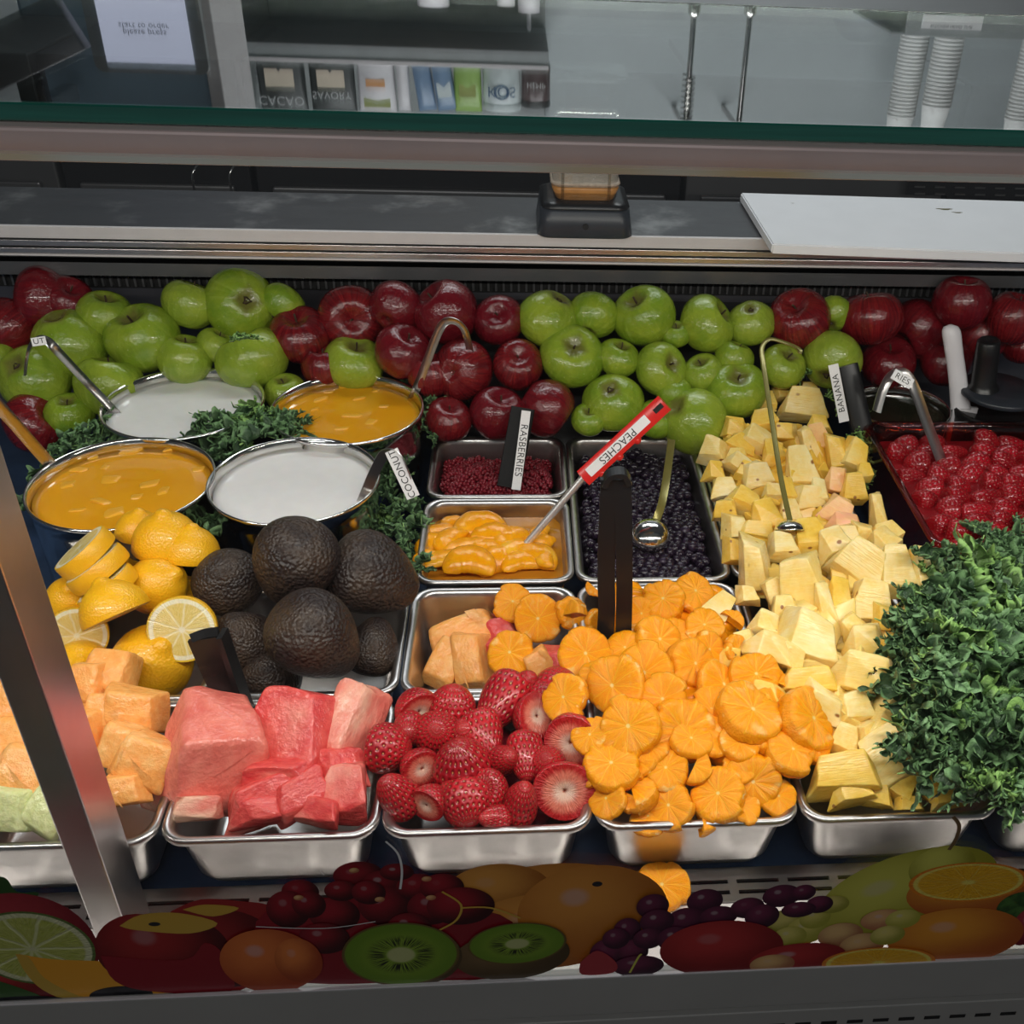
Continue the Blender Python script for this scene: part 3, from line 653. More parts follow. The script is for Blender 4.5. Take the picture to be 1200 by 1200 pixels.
# ---------------------------------------------------------------- orange slices
def orange_mesh(seed, segs=10, th=0.30, miss=0):
    q = random.Random(seed); n = segs * 8; vs, fs = [], []; rr = [0.0, 0.12, 0.3, 0.5, 0.7, 0.86, 0.95, 1.0]
    ph = q.random(); sh = [q.uniform(.88, 1.06) for _ in range(segs)]
    def rim(j):
        s = (j / n * segs) % 1; k = int(j / n * segs) % segs
        return sh[k] * (1 - 0.025 * (abs(s - .5) * 2) ** 4)
    for side in (1, -1):
        for j in range(n):
            a = 2 * PI * j / n; s = (j / n * segs) % 1; pil = 1 - (abs(s - .5) * 2) ** 3
            for i, r in enumerate(rr):
                z = th / 2 * (1 if r < .8 else math.sqrt(max(0, 1 - ((r - .8) / .2) ** 2) * .8 + .2 * (r < 1))) if r < 1 else 0.0
                z += 0.028 * pil * min(1, r * 2) * (r < .97) + 0.05 * math.sin(2 * a + ph * 6) * r * r * side + .02 * math.sin(3 * a + ph * 9) * r * side
                z = z + 0.012 * q.uniform(-1, 1) if i > 1 else th / 2 - .01 * (i == 0)
                vs.append((r * rim(j) * math.cos(a), r * rim(j) * math.sin(a), z * side))
    m = len(rr); B = n * m; fm = []
    for sd in (0, 1):
        for j in range(n):
            k = (j + 1) % n
            for i in range(m - 1):
                f = (sd * B + j * m + i, sd * B + k * m + i, sd * B + k * m + i + 1, sd * B + j * m + i + 1)
                fs.append(f if sd == 1 else f[::-1]); fm.append(1 if i >= m - 2 else 0)
    me = mk('orange_slice', vs, fs, ['orange_face', 'orange_flesh'])
    for p_, k in zip(me.polygons, fm): p_.material_index = k
    bm = bmesh.new(); bm.from_mesh(me); bmesh.ops.remove_doubles(bm, verts=bm.verts, dist=2e-3); bmesh.ops.recalc_face_normals(bm, faces=bm.faces); bm.to_mesh(me); bm.free(); me.shade_smooth()
    return me
OM = [orange_mesh(i, 9 + i % 3, 0.34 + 0.12 * (i % 3)) for i in range(6)]
def wedge_mesh(seed):   # half slice
    me = orange_mesh(seed, 10, .5); bm = bmesh.new(); bm.from_mesh(me)
    bmesh.ops.bisect_plane(bm, geom=bm.verts[:] + bm.edges[:] + bm.faces[:], plane_co=(0, 0.05, 0), plane_no=(0, -1, 0), clear_outer=True)
    bmesh.ops.holes_fill(bm, edges=[e_ for e_ in bm.edges if e_.is_boundary], sides=0)
    for f in bm.faces:
        if len(f.verts) > 6: f.material_index = 1
    bm.to_mesh(me); bm.free(); me.shade_smooth(); me.set_sharp_from_angle(angle=0.8); return me
OW = [wedge_mesh(20), wedge_mesh(21)]
# (px,py,w, axis in view (x right, y up), half?)
OL = [(686,762,64,-.15,.35,0),(663,818,56,-.5,.1,0),(720,807,74,-.35,.3,0),(699,724,30,.6,-.2,0),(673,722,36,-.8,.2,1),(697,692,22,0,.3,1),(750,716,44,.5,.3,0),(778,705,52,.1,.5,0),(812,699,54,.2,.5,0),
 (733,757,48,-.3,.5,0),(770,752,60,.1,.6,0),(755,793,76,-.1,.4,0),(793,742,50,.3,.5,0),(808,780,62,.3,.3,0),(738,857,76,-.1,.3,0),(798,853,80,.15,.2,0),(825,735,50,.3,.5,0),(828,765,44,.4,.3,0),
 (845,800,62,.3,.45,0),(884,792,60,-.1,.55,0),(877,842,80,.1,.65,0),(905,832,64,.45,.6,1),(945,845,76,.55,.55,0),(925,886,60,.1,.7,0),(882,911,68,0,.1,0),(843,934,66,-.2,.55,0),(812,902,44,.2,.6,1),
 (780,900,56,-.2,.6,0),(748,893,44,-.2,.65,1),(716,902,68,-.1,.6,0),(740,925,66,-.25,.75,1),(786,945,56,-.1,.6,0),(808,872,52,.2,.6,0),(760,875,50,0,.6,0),(838,866,52,.2,.6,0),(865,876,48,.1,.6,0),(899,862,50,.3,.6,0),
 (692,862,48,-.4,.4,0),(777,822,60,.1,.35,0),(835,830,56,.1,.5,0),(700,790,40,-.3,.6,0),(745,940,40,0,.8,1),(720,878,40,-.2,.6,0),(857,728,30,.4,.5,1),(862,765,36,.5,.4,1),(908,800,40,.5,.5,1),(825,850,50,0,.5,0),(865,905,40,0,.5,0),(955,870,44,.5,.5,1),(690,905,36,-.5,.5,1),(712,940,50,-.3,.6,0),(760,955,46,.1,.7,0),(818,955,50,.1,.8,1),(868,948,50,.2,.7,0),(912,930,46,.4,.6,0)]
its = []
for i, (px, py, w_, ax, ay, hf) in enumerate(OL):
    c = hit(px, py, HO); c.z += 0.004 * ((i * 7) % 3 - 1); s = w_ / 2 * depth(c) / CF * 1.04
    o = ob('orange_slice', R.choice(OW if hf else OM), None, c, aim((ax + R.uniform(-.3, .3), ay + R.uniform(-.25, .25), math.sqrt(max(.05, 1 - ax * ax - ay * ay))), R.uniform(0, 6.28)), (s, s, s * R.uniform(.9, 1.5)))
    its.append((o, px, py, 'half orange slice' if hf else 'round orange slice'))
rows(its, 'in the heap', 'orange slice', 'peeled orange slices in the heap', 32)
def sphere_fill(name, mat, x0, x1, y0, y1, F, n, size, label, cat, drop, sq=.5):
    bm = bmesh.new()
    for i in range(n):
        X, Y = R.uniform(x0, x1), R.uniform(y0, y1)
        bmesh.ops.create_icosphere(bm, subdivisions=2, radius=size, matrix=Matrix.Translation((X, Y, F(X, Y) - drop)) @ Matrix.Rotation(R.uniform(0, 3), 4, 'X') @ Matrix.Diagonal((1, 1, sq, 1)))
    return tag(ob(name, bm_mesh(name, bm, mat, True)), label, cat, kind='stuff')
sphere_fill('orange_pieces', 'orange_flesh', 2*G + .04, 3*G - .035, .045, .30, HO, 90, .022, 'orange pieces buried under the heap of slices', 'orange', .020)

# ---------------------------------------------------------------- scrap pan
HS = lambda X, Y: -0.045 + 0.25 * clampf(X - 0.045 - G, 0, .15)
for (px, py, w_, h_, a, k, lab) in ((545,752,72,40,22,'cantaloupe','cantaloupe triangle at the back of the half-empty pan'),(523,782,34,48,-25,'cantaloupe','cantaloupe wedge at the left of the half-empty pan'),(553,778,40,60,10,'cantaloupe','upright cantaloupe wedge in the half-empty pan'),(634,786,30,34,30,'cantaloupe','small cantaloupe bit near the right of the half-empty pan')):
    tag(put_chunk('cantaloupe_chunk', MEL, k, px, py, w_, h_, HS, a, tilt=0.2, lift=0.006), lab, 'cantaloupe chunk', 'scraps in the half-empty pan')
for (px, py, w_, h_, lab) in ((590,745,44,40,'red watermelon bit under the orange slices in the half-empty pan'),(580,762,40,34,'red watermelon bit beside the cantaloupe in the half-empty pan'),(655,778,40,40,'red watermelon bit against the right wall of the half-empty pan'),(572,725,30,20,'red watermelon bit at the back of the scraps')):
    tag(put_chunk('watermelon_chunk', WAT, W2, px, py, w_, h_, HS, 20), lab, 'watermelon chunk', 'scraps in the half-empty pan')
for (px, py, w_, ax, ay, lab) in ((601,724,50,.1,.5,'orange slice at the back of the half-empty pan'),(630,742,60,.1,.1,'orange slice facing up with pale centre, in the half-empty pan'),(598,783,60,0,.3,'orange slice at the front of the half-empty pan'),(668,735,40,.5,.2,'orange slice leaning on the right wall of the half-empty pan')):
    c = hit(px, py, HS); c.z += .02; s = w_ / 2 * depth(c) / CF
    tag(ob('orange_slice', OM[int(px) % 6], None, c, aim((ax, ay, .8), px), (s, s, s)), lab, 'orange slice', 'scraps in the half-empty pan')

# ---------------------------------------------------------------- strawberries
def berry_prof(kind):
    if kind == 0: return [(0.0001, -.42), (.20, -.43), (.36, -.40), (.46, -.30), (.50, -.16), (.49, 0.0), (.43, .17), (.34, .32), (.23, .44), (.12, .52), (.05, .55), (.0001, .56)]
    if kind == 1: return [(0.0001, -.36), (.24, -.38), (.42, -.35), (.50, -.25), (.52, -.10), (.49, .05), (.42, .19), (.33, .30), (.20, .39), (.10, .43), (.0001, .44)]
    return [(0.0001, -.5), (.16, -.51), (.30, -.48), (.38, -.38), (.41, -.2), (.39, 0.0), (.34, .2), (.27, .38), (.18, .52), (.09, .6), (.0001, .62)]
def dens(prof, n=3):
    ps = smooth_path([(a, b, 0) for a, b in prof], n); return [(max(p.x, .0001), p.y) for p in ps]
def lump(seed, amp=.05):
    q = random.Random(seed); a1, a2, a3 = q.uniform(0, 6), q.uniform(0, 6), q.uniform(0, 6)
    return lambda a, t: 1 + amp * math.sin(2 * a + a1 + t * 2) + amp * .5 * math.sin(3 * a + a2 - t * 3)
SB = [lathe_mesh('strawberry_body', dens(berry_prof(i % 3)), 'strawberry_skin', 32, lump(i, .05)) for i in range(6)]
SM = [lathe_mesh('macerated_body', dens(berry_prof(i % 3)), 'macerated_skin', 28, lump(i + 9, .07)) for i in range(4)]
def cut_berry(i):
    pr = dens(berry_prof(i)); pr = [p for p in pr if p[1] > -.2]; z0 = pr[0][1]; r0 = pr[0][0]
    body = lathe_mesh('strawberry_body', [(r0 * .97, z0 - .012)] + pr, 'strawberry_skin', 32, lump(i + 3, .04))
    k = lump(i + 3, .04); vs, fs, _ = lathe([(0.02, .10), (.14, .07), (.24, .02), (.6, 0.0), (.97, 0.0)], 32, lambda a, t: k(a, 0))
    face = mk('cut_face', vs, fs + [tuple(j * 5 for j in range(32))], 'strawberry_face')
    return body, face, r0, z0 - .013
CB = [cut_berry(0), cut_berry(1)]
def HB(X, Y): return -0.004 + 0.020 * clampf((Y + 0.01) / 0.08)
# px,py,w, tip direction in view x,y,z ; cut
SL = [(488,830,50,-.6,.5,.2,1,'halved strawberry with pale cut side, at the left of the back edge'),(531,824,50,.1,.9,.3,0,'small strawberry second from left along the back edge'),(588,822,66,-.3,-.5,.5,0,'large strawberry at the back middle, resting over the lip'),
 (513,859,54,.1,.3,.8,0,'round strawberry below the small one at the back'),(456,877,58,1,-.05,.1,0,'strawberry at the far left, lying over the watermelon lip'),(567,862,56,.3,-.6,.5,0,'strawberry in the centre of the pan'),
 (542,897,66,-.1,.8,.5,0,'large upright strawberry at front centre with pointed top'),(492,898,46,-.5,.3,.1,1,'halved strawberry showing a pale pink side, left front'),(616,886,52,.1,-.6,.6,0,'dark strawberry right of the large upright one'),
 (670,867,62,.1,.2,-.9,2,'cut strawberry with hollow core facing up, rearmost of the two'),(661,924,66,-.1,.1,-.9,2,'cut strawberry with hollow core facing up, at the front lip'),(466,932,54,-.3,.6,.5,0,'strawberry in the left front corner of the pan'),
 (503,940,44,.4,.4,-.4,1,'halved strawberry at the front lip, left'),(547,944,58,.2,-.5,.6,0,'strawberry lying at the front lip, middle'),(610,941,52,.2,.7,.5,0,'strawberry at the front lip between middle and right'),
 (625,840,52,-.7,-.3,.3,1,'bright orange-red cut strawberry under the dark ones'),(655,806,52,.5,.3,.3,0,'strawberry half hidden by the orange slices'),(612,808,44,.3,.5,.3,0,'strawberry right behind the large back one'),
 (480,855,40,0,0,1,0,'strawberry wedged low at the left wall'),(575,925,44,.3,-.2,-.6,0,'dark strawberry deep between the front ones'),(580,958,34,-.6,.1,.4,0,'strawberry tip showing just above the front lip'),(640,895,44,0,.3,.5,0,'strawberry squeezed between the two hollow ones'),(535,930,40,0,.3,.5,0,'strawberry buried behind the front middle one'),(590,890,44,.3,.2,.5,0,'strawberry buried behind the upright one'),(545,860,40,0,.3,.5,0,'strawberry buried at the centre back'),(640,820,44,0,0,.9,0,'strawberry buried beside the oranges')]
for i, (px, py, w_, ax, ay, az, cut, lab) in enumerate(SL):
    c = hit(px, py, HB); s = w_ * depth(c) / CF * 1.05
    t = thing('strawberry', 'strawberry: ' + lab if 'strawberry' not in lab else lab, 'strawberry', c, aim((ax, ay, az), R.uniform(0, 6)), (s, s, s), 'strawberries in the front pan')
    if cut == 0: ob('body', SB[i % 6], t)
    else:
        body, face, r0, z0 = CB[0 if cut == 1 else 1]
        ob('body', body, t); f = ob('cut_face', face, t, Vector((0, 0, z0)), None, (r0 * 1.0, r0 * 1.0, r0))
        f['label'] = 'pale pink cut face'
    if cut == 1: t.matrix_basis = Matrix.Translation(c) @ aim((ax * .7, ay * .7, -.55), i).to_4x4() @ Matrix.Scale(s, 4)
sphere_fill('strawberry_pieces', 'raspberry', G + .04, 2*G - .04, .035, .12, HB, 22, .018, 'dark strawberry pieces at the bottom of the pan', 'strawberry', .040, .8)

# macerated strawberries in the clear tub
tub = thing('clear_tub', 'rectangular clear plastic tub of red strawberries in juice', 'food tub', (0.752, 0.318, 0.05))
def tub_mesh(mat, wd, dp, h, t=0.003, r=.022):
    lo = [rrect(i, i, wd - i, dp - i, rr, z, 7) for i, rr, z in ((.016, r, -h), (.010, r, -h + .008), (.004, r, -.012), (.0, r, -.006), (-.004, r + .004, -.004), (-.005, r + .004, 0), (.002, r, .001), (.005, r, -.002), (.008, r, -.014), (.014, r, -h + .012), (.02, r, -h + .004))]
    vs, fs = loft(lo); return mk('tub_body', vs, fs, mat)
ob('tub_body', tub_mesh('red_juice_plastic', .30, .285, .12), tub)
jz = 0.028
lo = [rrect(.762, .328, 1.042, .593, .018, jz - .09), rrect(.762, .328, 1.042, .593, .018, jz), ]
b = NB('red_juice'); n = b.noise(b.obj(), 30, 3); b.set(col=b.mix(n, (0.12, 0.003, 0.006), (0.32, 0.01, 0.015)), rough=0.06, coat=.5); b.bump(n, .15, .004); MAT['red_juice'] = b.m
vs, fs = loft(lo); tag(ob('strawberry_juice', mk('strawberry_juice', vs, fs, 'red_juice', False)), 'deep red strawberry juice filling the clear tub', 'juice')
its = []
y = .340; k = 0
while y < .59:
    x = .787 + (.016 if k % 2 else 0)
    while x < 1.035:
        X, Y = x + R.uniform(-.004, .004), y + R.uniform(-.004, .004); s = R.uniform(.033, .040); a = R.uniform(-.7, .7) + (PI if R.random() < .3 else 0)
        v = Vector((math.cos(a), math.sin(a) * .7, R.uniform(-.3, .15)))
        if not (k >= 8 and .86 < X < .89):
            o = thing('strawberry', '', 'strawberry', (X, Y, jz + R.uniform(-.004, .003)), v.to_track_quat('Z', 'Y').to_matrix(), (s * .95, s * .95, s * 1.05))
            ob('body', SM[(len(its) * 5) % 4], o)
            q = CR @ (Vector((X, Y, jz)) - CP); its.append((o, CX + CF * q.x / q.z, CY + CF * q.y / q.z, 'wet red strawberry'))
        x += .037
    y += .027; k += 1
rows(its, 'in the clear tub', 'strawberry', 'strawberries soaking in the clear tub', 17)

# ---------------------------------------------------------------- peaches, raspberries, blueberries
def peach_mesh(seed):
    q = random.Random(seed); n = 14; vs, fs = [], []; L = 2.0; m = 8
    for i in range(n + 1):
        t = -1 + 2 * i / n; a = t * 1.15; cx, cy = math.sin(a) * .62, math.cos(a) * .62 - .45; w_ = max(.02, (1 - abs(t) ** 2.4)) ** .6
        for j in range(m):
            b_ = 2 * PI * j / m; u = math.cos(b_) * .34 * w_; v = math.sin(b_) * .19 * w_
            if math.sin(b_) < 0: v *= .35
            vs.append((cx + math.sin(a) * u, cy + math.cos(a) * u, v + .02 * q.uniform(-1, 1)))
    for i in range(n):
        for j in range(m): k = (j + 1) % m; fs.append((i * m + j, i * m + k, (i + 1) * m + k, (i + 1) * m + j))
    fs.append(tuple(range(m))); fs.append(tuple(range(n * m, (n + 1) * m)))
    me = mk('peach_slice', vs, fs, 'peach_flesh'); bm = bmesh.new(); bm.from_mesh(me); bmesh.ops.recalc_face_normals(bm, faces=bm.faces)
    bmesh.ops.subdivide_edges(bm, edges=bm.edges, cuts=1, use_grid_fill=True, smooth=.6); bm.to_mesh(me); bm.free(); me.shade_smooth(); return me
PSL = [peach_mesh(i) for i in range(3)]
its = []
for i, (px, py, w_, a) in enumerate(((515,628,44,30),(563,622,58,8),(530,634,46,60),(580,632,52,-20),(510,644,44,-10),(545,648,56,15),(575,648,50,-30),(600,634,46,40),(635,628,36,80),(640,640,34,70),(520,660,50,5),(550,664,56,-5),(588,662,56,20),(625,658,52,-10),(605,648,46,30),(500,655,30,60),(532,616,30,20),(612,662,46,12),(568,640,40,70),(643,655,30,85))):
    c = atz(px, py, -0.018 + .003 * (i % 4)); s = w_ * depth(c) / CF * .86
    o = ob('peach_slice', PSL[i % 3], None, c, Matrix.Rotation(math.radians(a), 3, 'Z') @ Matrix.Rotation(R.uniform(-.3, .3), 3, 'X'), (s, s * 1.25, s * 1.5))
    its.append((o, px, py, 'glossy peach slice'))
rows(its, 'in syrup', 'peach slice', 'peach slices in the small pan', 16)
b = NB('peach_syrup'); b.set(col=(0.55, 0.22, 0.015), rough=0.05, coat=.5); b.bump(b.noise(b.obj(), 40, 2), .1, .003); MAT['peach_syrup'] = b.m
vs, fs = loft([rrect(G+.012, .342, G+.1645, .4895, .018, -.06), rrect(G+.0105, .3405, G+.166, .491, .018, -.022)]); tag(ob('peach_syrup', mk('peach_syrup', vs, fs, 'peach_syrup', False)), 'amber syrup around the peach slices', 'syrup')

def raspberry_mesh(seed):
    q = random.Random(seed); bm = bmesh.new()
    for k in range(26):
        th = math.acos(1 - 2 * (k + .5) / 26); ph = k * 2.39996
        p_ = Vector((math.sin(th) * math.cos(ph) * .34, math.sin(th) * math.sin(ph) * .34, math.cos(th) * .42)) + Vector((q.uniform(-.04, .04),) * 3)
        bmesh.ops.create_icosphere(bm, subdivisions=1, radius=.155, matrix=Matrix.Translation(p_))
    return bm_mesh('raspberry', bm, 'raspberry', True)
RBM = [raspberry_mesh(i) for i in range(3)]
its = []
def scatter(x0, x1, y0, y1, d):
    y = y0; k = 0
    while y <= y1:
        x = x0 + (d / 2 if k % 2 else 0)
        while x <= x1: yield x + R.uniform(-.2, .2) * d, y + R.uniform(-.2, .2) * d; x += d
        y += d * .87; k += 1
def HR(X, Y):
    return -.030 + .020 * math.exp(-((X - G - .055) ** 2 + (Y - .57) ** 2) / .0012) + .012 * math.exp(-((X - G - .14) ** 2 + (Y - .57) ** 2) / .0008)
rb = []
for X, Y in scatter(G+.024, G+.152, .522, .638, .0125):
    s = R.uniform(.017, .021); v = Vector((R.uniform(-1, 1), R.uniform(-1, 1), R.random()))
    o = ob('raspberry', R.choice(RBM), None, Vector((X, Y, HR(X, Y) + R.uniform(-.002, .003))), v.to_track_quat('Z', 'Y').to_matrix(), (s, s, s)); rb.append(o)
    tag(o, 'dark crushed raspberry in the small raspberry pan', 'raspberry', 'raspberries in the small pan')
sphere_fill('raspberry_mash', 'raspberry', G+.02, G+.155, .52, .64, flat(-.03), 120, .011, 'dark raspberry mash filling the bottom of its pan', 'raspberry mash', .010, .8)
def blue_mesh(seed):
    pr = [(0.0001, -.46), (.22, -.42), (.40, -.26), (.5, 0), (.46, .22), (.33, .38), (.20, .45), (.16, .47), (.12, .40), (.0001, .36)]
    return lathe_mesh('blueberry', pr, 'blueberry', 12, lump(seed, .06))
BBM = [blue_mesh(i) for i in range(4)]
pts = [p_ for p_ in scatter(2*G + .024, 3 * G - .022, .347, .634, .0113)]
BZ = lambda X, Y: -.020 + .006 * math.sin(X * 60) * math.cos(Y * 50)
bm = bmesh.new()
for i, (X, Y) in enumerate(pts):
    s = R.uniform(.0118, .0150); v = Vector((R.uniform(-1, 1), R.uniform(-1, 1), R.uniform(-.2, 1))).to_track_quat('Z', 'Y').to_matrix(); L_ = Vector((X, Y, BZ(X, Y) + R.uniform(-.003, .003)))
    if i < 300: tag(ob('blueberry', BBM[i % 4], None, L_, v, (s, s, s)), 'dark blueberry in the long blueberry pan', 'blueberry', 'blueberries in the long pan')
    else:
        k = len(bm.verts); bm.from_mesh(BBM[i % 4]); bm.verts.ensure_lookup_table(); M_ = Matrix.Translation(L_) @ v.to_4x4() @ Matrix.Scale(s, 4)
        for q in bm.verts[k:]: q.co = M_ @ q.co
tag(ob('blueberries', bm_mesh('blueberries', bm, 'blueberry', True)), 'dark blueberries at the far end of the long pan', 'blueberries', kind='stuff')
sphere_fill('blueberry_mash', 'blueberry', 2*G + .02, 3 * G - .02, .345, .637, flat(-.03), 420, .010, 'blueberries packed below the top layer', 'blueberries', .006, .9)

# ---------------------------------------------------------------- lemons
def lemon_prof(): return dens([(0.0001, -.64), (.07, -.62), (.13, -.55), (.28, -.46), (.43, -.28), (.5, 0), (.44, .26), (.30, .44), (.15, .53), (.09, .60), (.0001, .63)], 2)
LW = lathe_mesh('lemon_body', lemon_prof(), 'lemon_rind', 32)
def lemon_half(z0):
    pr = [p_ for p_ in lemon_prof() if p_[1] > z0]; r0 = .5 * math.sqrt(max(.1, 1 - (z0 / .62) ** 2)) if z0 else .5
    body = lathe_mesh('rind', [(r0 * .985, z0 - .004), (r0, z0 + .01)] + [p_ for p_ in pr if p_[1] > z0 + .03], 'lemon_rind', 36)
    vs, fs, _ = lathe([(0.0001, 0), (.4, .005), (.8, .004), (.985, 0)], 36); face = mk('cut_face', vs, fs, 'lemon_face')
    return body, face, r0, z0
LH = lemon_half(0.0)
vs, fs, _ = lathe([(.97, -.16), (1.0, -.13), (1.02, 0), (1.0, .13), (.97, .16)], 36); LSR = mk('rind', vs, fs, 'lemon_rind')
vs, fs, _ = lathe([(0.0001, 0), (.4, .01), (.8, .006), (.975, 0)], 36); LSF = mk('cut_face', vs, fs, 'lemon_face')
def lemon(px, py, w_, ax, kind, lab, z):
    c = atz(px, py, z); s = w_ * depth(c) / CF
    t = thing('lemon' if kind == 'whole' else ('lemon_half' if kind == 'half' else 'lemon_slice'), lab, 'lemon', c, aim(ax, R.uniform(0, 6)), (s, s, s), 'lemons and cut lemons in the pan')
    if kind == 'whole': ob('body', LW, t)
    elif kind == 'half':
        ob('rind', LH[0], t); ob('cut_face', LH[1], t, Vector((0, 0, LH[3])), Matrix.Rotation(PI, 3, 'X'), (LH[2],) * 3)['label'] = 'juicy pale cut face'
    else:
        ob('rind', LSR, t, Vector((0, 0, 0)), None, (.5, .5, .85)); ob('cut_face', LSF, t, Vector((0, 0, .137)), None, (.5,) * 3); ob('cut_face', LSF, t, Vector((0, 0, -.137)), Matrix.Rotation(PI, 3, 'X'), (.5,) * 3)
    return t
lemon(183,686,68,(.6,.3,.3),'whole','whole lemon in the middle of its pile',.035)
lemon(178,778,92,(.5,.5,.6),'whole','large lemon at the bottom right of the pile, partly under the cut one',-.005)
lemon(137,722,80,(-.35,.75,.05),'half','lemon half lying rind up in front of the whole lemon',.055)
lemon(213,738,80,(-.15,.15,-1),'half','lemon half with its cut face turned to the viewer',.042)
lemon(100,648,72,(-.45,.55,.35),'slice','thick lemon slice highest in the leaning stack of three',.075)
lemon(115,667,74,(-.45,.62,.3),'slice','thick lemon slice in the middle of the leaning stack of three',.062)
lemon(127,690,72,(-.45,.62,.3),'slice','thick lemon slice lowest in the leaning stack of three',.050)
lemon(163,626,54,(.2,1,.45),'half','lemon end piece rind up, rearmost of the pile',.055)
lemon(196,640,78,(.1,1,.55),'half','large lemon end piece rind up behind the whole lemon',.055)
lemon(224,652,66,(.15,1,.3),'half','lemon end piece tucked against the rear avocado',.050)
lemon(90,745,70,(-.3,.2,-.9),'half','lemon half behind the post with cut face up',.02)
lemon(95,785,70,(.3,.2,.6),'whole','lemon beside the post above the cantaloupe',-.005)
lemon(215,700,50,(.3,.4,.6),'whole','lemon deep between the whole one and the avocado',.0)
lemon(85,705,60,(.2,.4,.6),'whole','lemon behind the post below the leaning slices',.02)
lemon(150,670,56,(.2,.4,.6),'whole','lemon under the end pieces at the back',.0)

# ---------------------------------------------------------------- avocados
AV = lathe_mesh('avocado_body', dens([(0.0001, -.5), (.18, -.49), (.34, -.42), (.45, -.28), (.49, -.10), (.46, .10), (.38, .28), (.29, .42), (.21, .52), (.13, .575), (.05, .59), (.03, .585), (.0001, .58)], 3), 'avocado', 40, lump(3, .02))
NUB = lathe_mesh('stem_nub', [(0.0001, .03), (.035, .025), (.045, .0), (.03, -.03), (.0001, -.03)], 'stem_brown', 10)
for (px, py, w_, ax, z, sx, lab) in ((268,680,80,(-.2,.2,-.8),.030,1,'avocado at the back left, beside the lemons'),(346,658,98,(-.35,-.6,-.4),.075,1,'avocado on top at the back, upright in the middle'),(434,673,98,(.75,-.4,-.3),.045,1,'large avocado at the back right, under the coconut pot'),
    (291,752,72,(-.45,.55,.5),.005,1,'avocado with stem end up, behind the black scoop'),(368,745,104,(.35,-.45,-.4),.050,1.0,'largest avocado, at the front middle of the pile'),(436,760,62,(.1,.6,-.2),.0,1,'avocado low at the right wall of its pan'),(320,790,70,(.1,.6,-.5),-.02,1,'avocado at the bottom, under the largest one')):
    c = atz(px, py, z); s = w_ * depth(c) / CF * 1.02
    t = thing('avocado', lab, 'avocado', c, aim(ax, R.uniform(0, 6)), (s, s, s), 'avocados in the pan')
    ob('body', AV, t); ob('stem_nub', NUB, t, Vector((0, 0, .575)))

# ---------------------------------------------------------------- apples
def apple_prof(n=26, squat=1.0, tall=0):
    out = []
    for i in range(n + 1):
        th = PI * i / n; x = math.sin(th) * (1 + .07 * math.cos(th)) if i not in (0, n) else .0001
        z = .90 * math.cos(th) - .34 * math.exp(-(th / .34) ** 2) + .20 * math.exp(-((PI - th) / .26) ** 2)
        out.append((max(x, .0001) * .5, z * .5 * squat))
    return out[::-1]
def lobe(seed, a=.03):
    q = random.Random(seed); p1 = q.uniform(0, 6); p2 = q.uniform(0, 6)
    return lambda ang, t: 1 + a * math.cos(5 * ang + p1) * max(0, 1 - t * 1.6) + .025 * math.sin(2 * ang + p2)
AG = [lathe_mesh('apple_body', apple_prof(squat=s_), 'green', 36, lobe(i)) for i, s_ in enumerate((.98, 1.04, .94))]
AR = [lathe_mesh('apple_body', apple_prof(squat=s_), 'red', 36, lobe(i + 5, .06)) for i, s_ in enumerate((1.02, 1.10, .97))]
sweep.side = None
vs, fs = sweep(smooth_path([(0, 0, .24), (.01, 0, .34), (.035, .01, .415)], 4), circ(.016, 6)); STEM = mk('stem', vs, fs, 'stem_brown')
vs, fs, _ = lathe([(0.0001, .02), (.03, .03), (.055, .0), (.03, -.02)], 8, lambda a, t: 1 + .4 * math.cos(5 * a)); CALYX = mk('calyx', vs, fs, 'stem_brown')
PF = lambda X, Y: .055 + (Y - .665) * .95
def PFL(X, Y): return .055 + (Y - .705) * .95
def PFR(X, Y): return .055 + (Y - .755) * .95
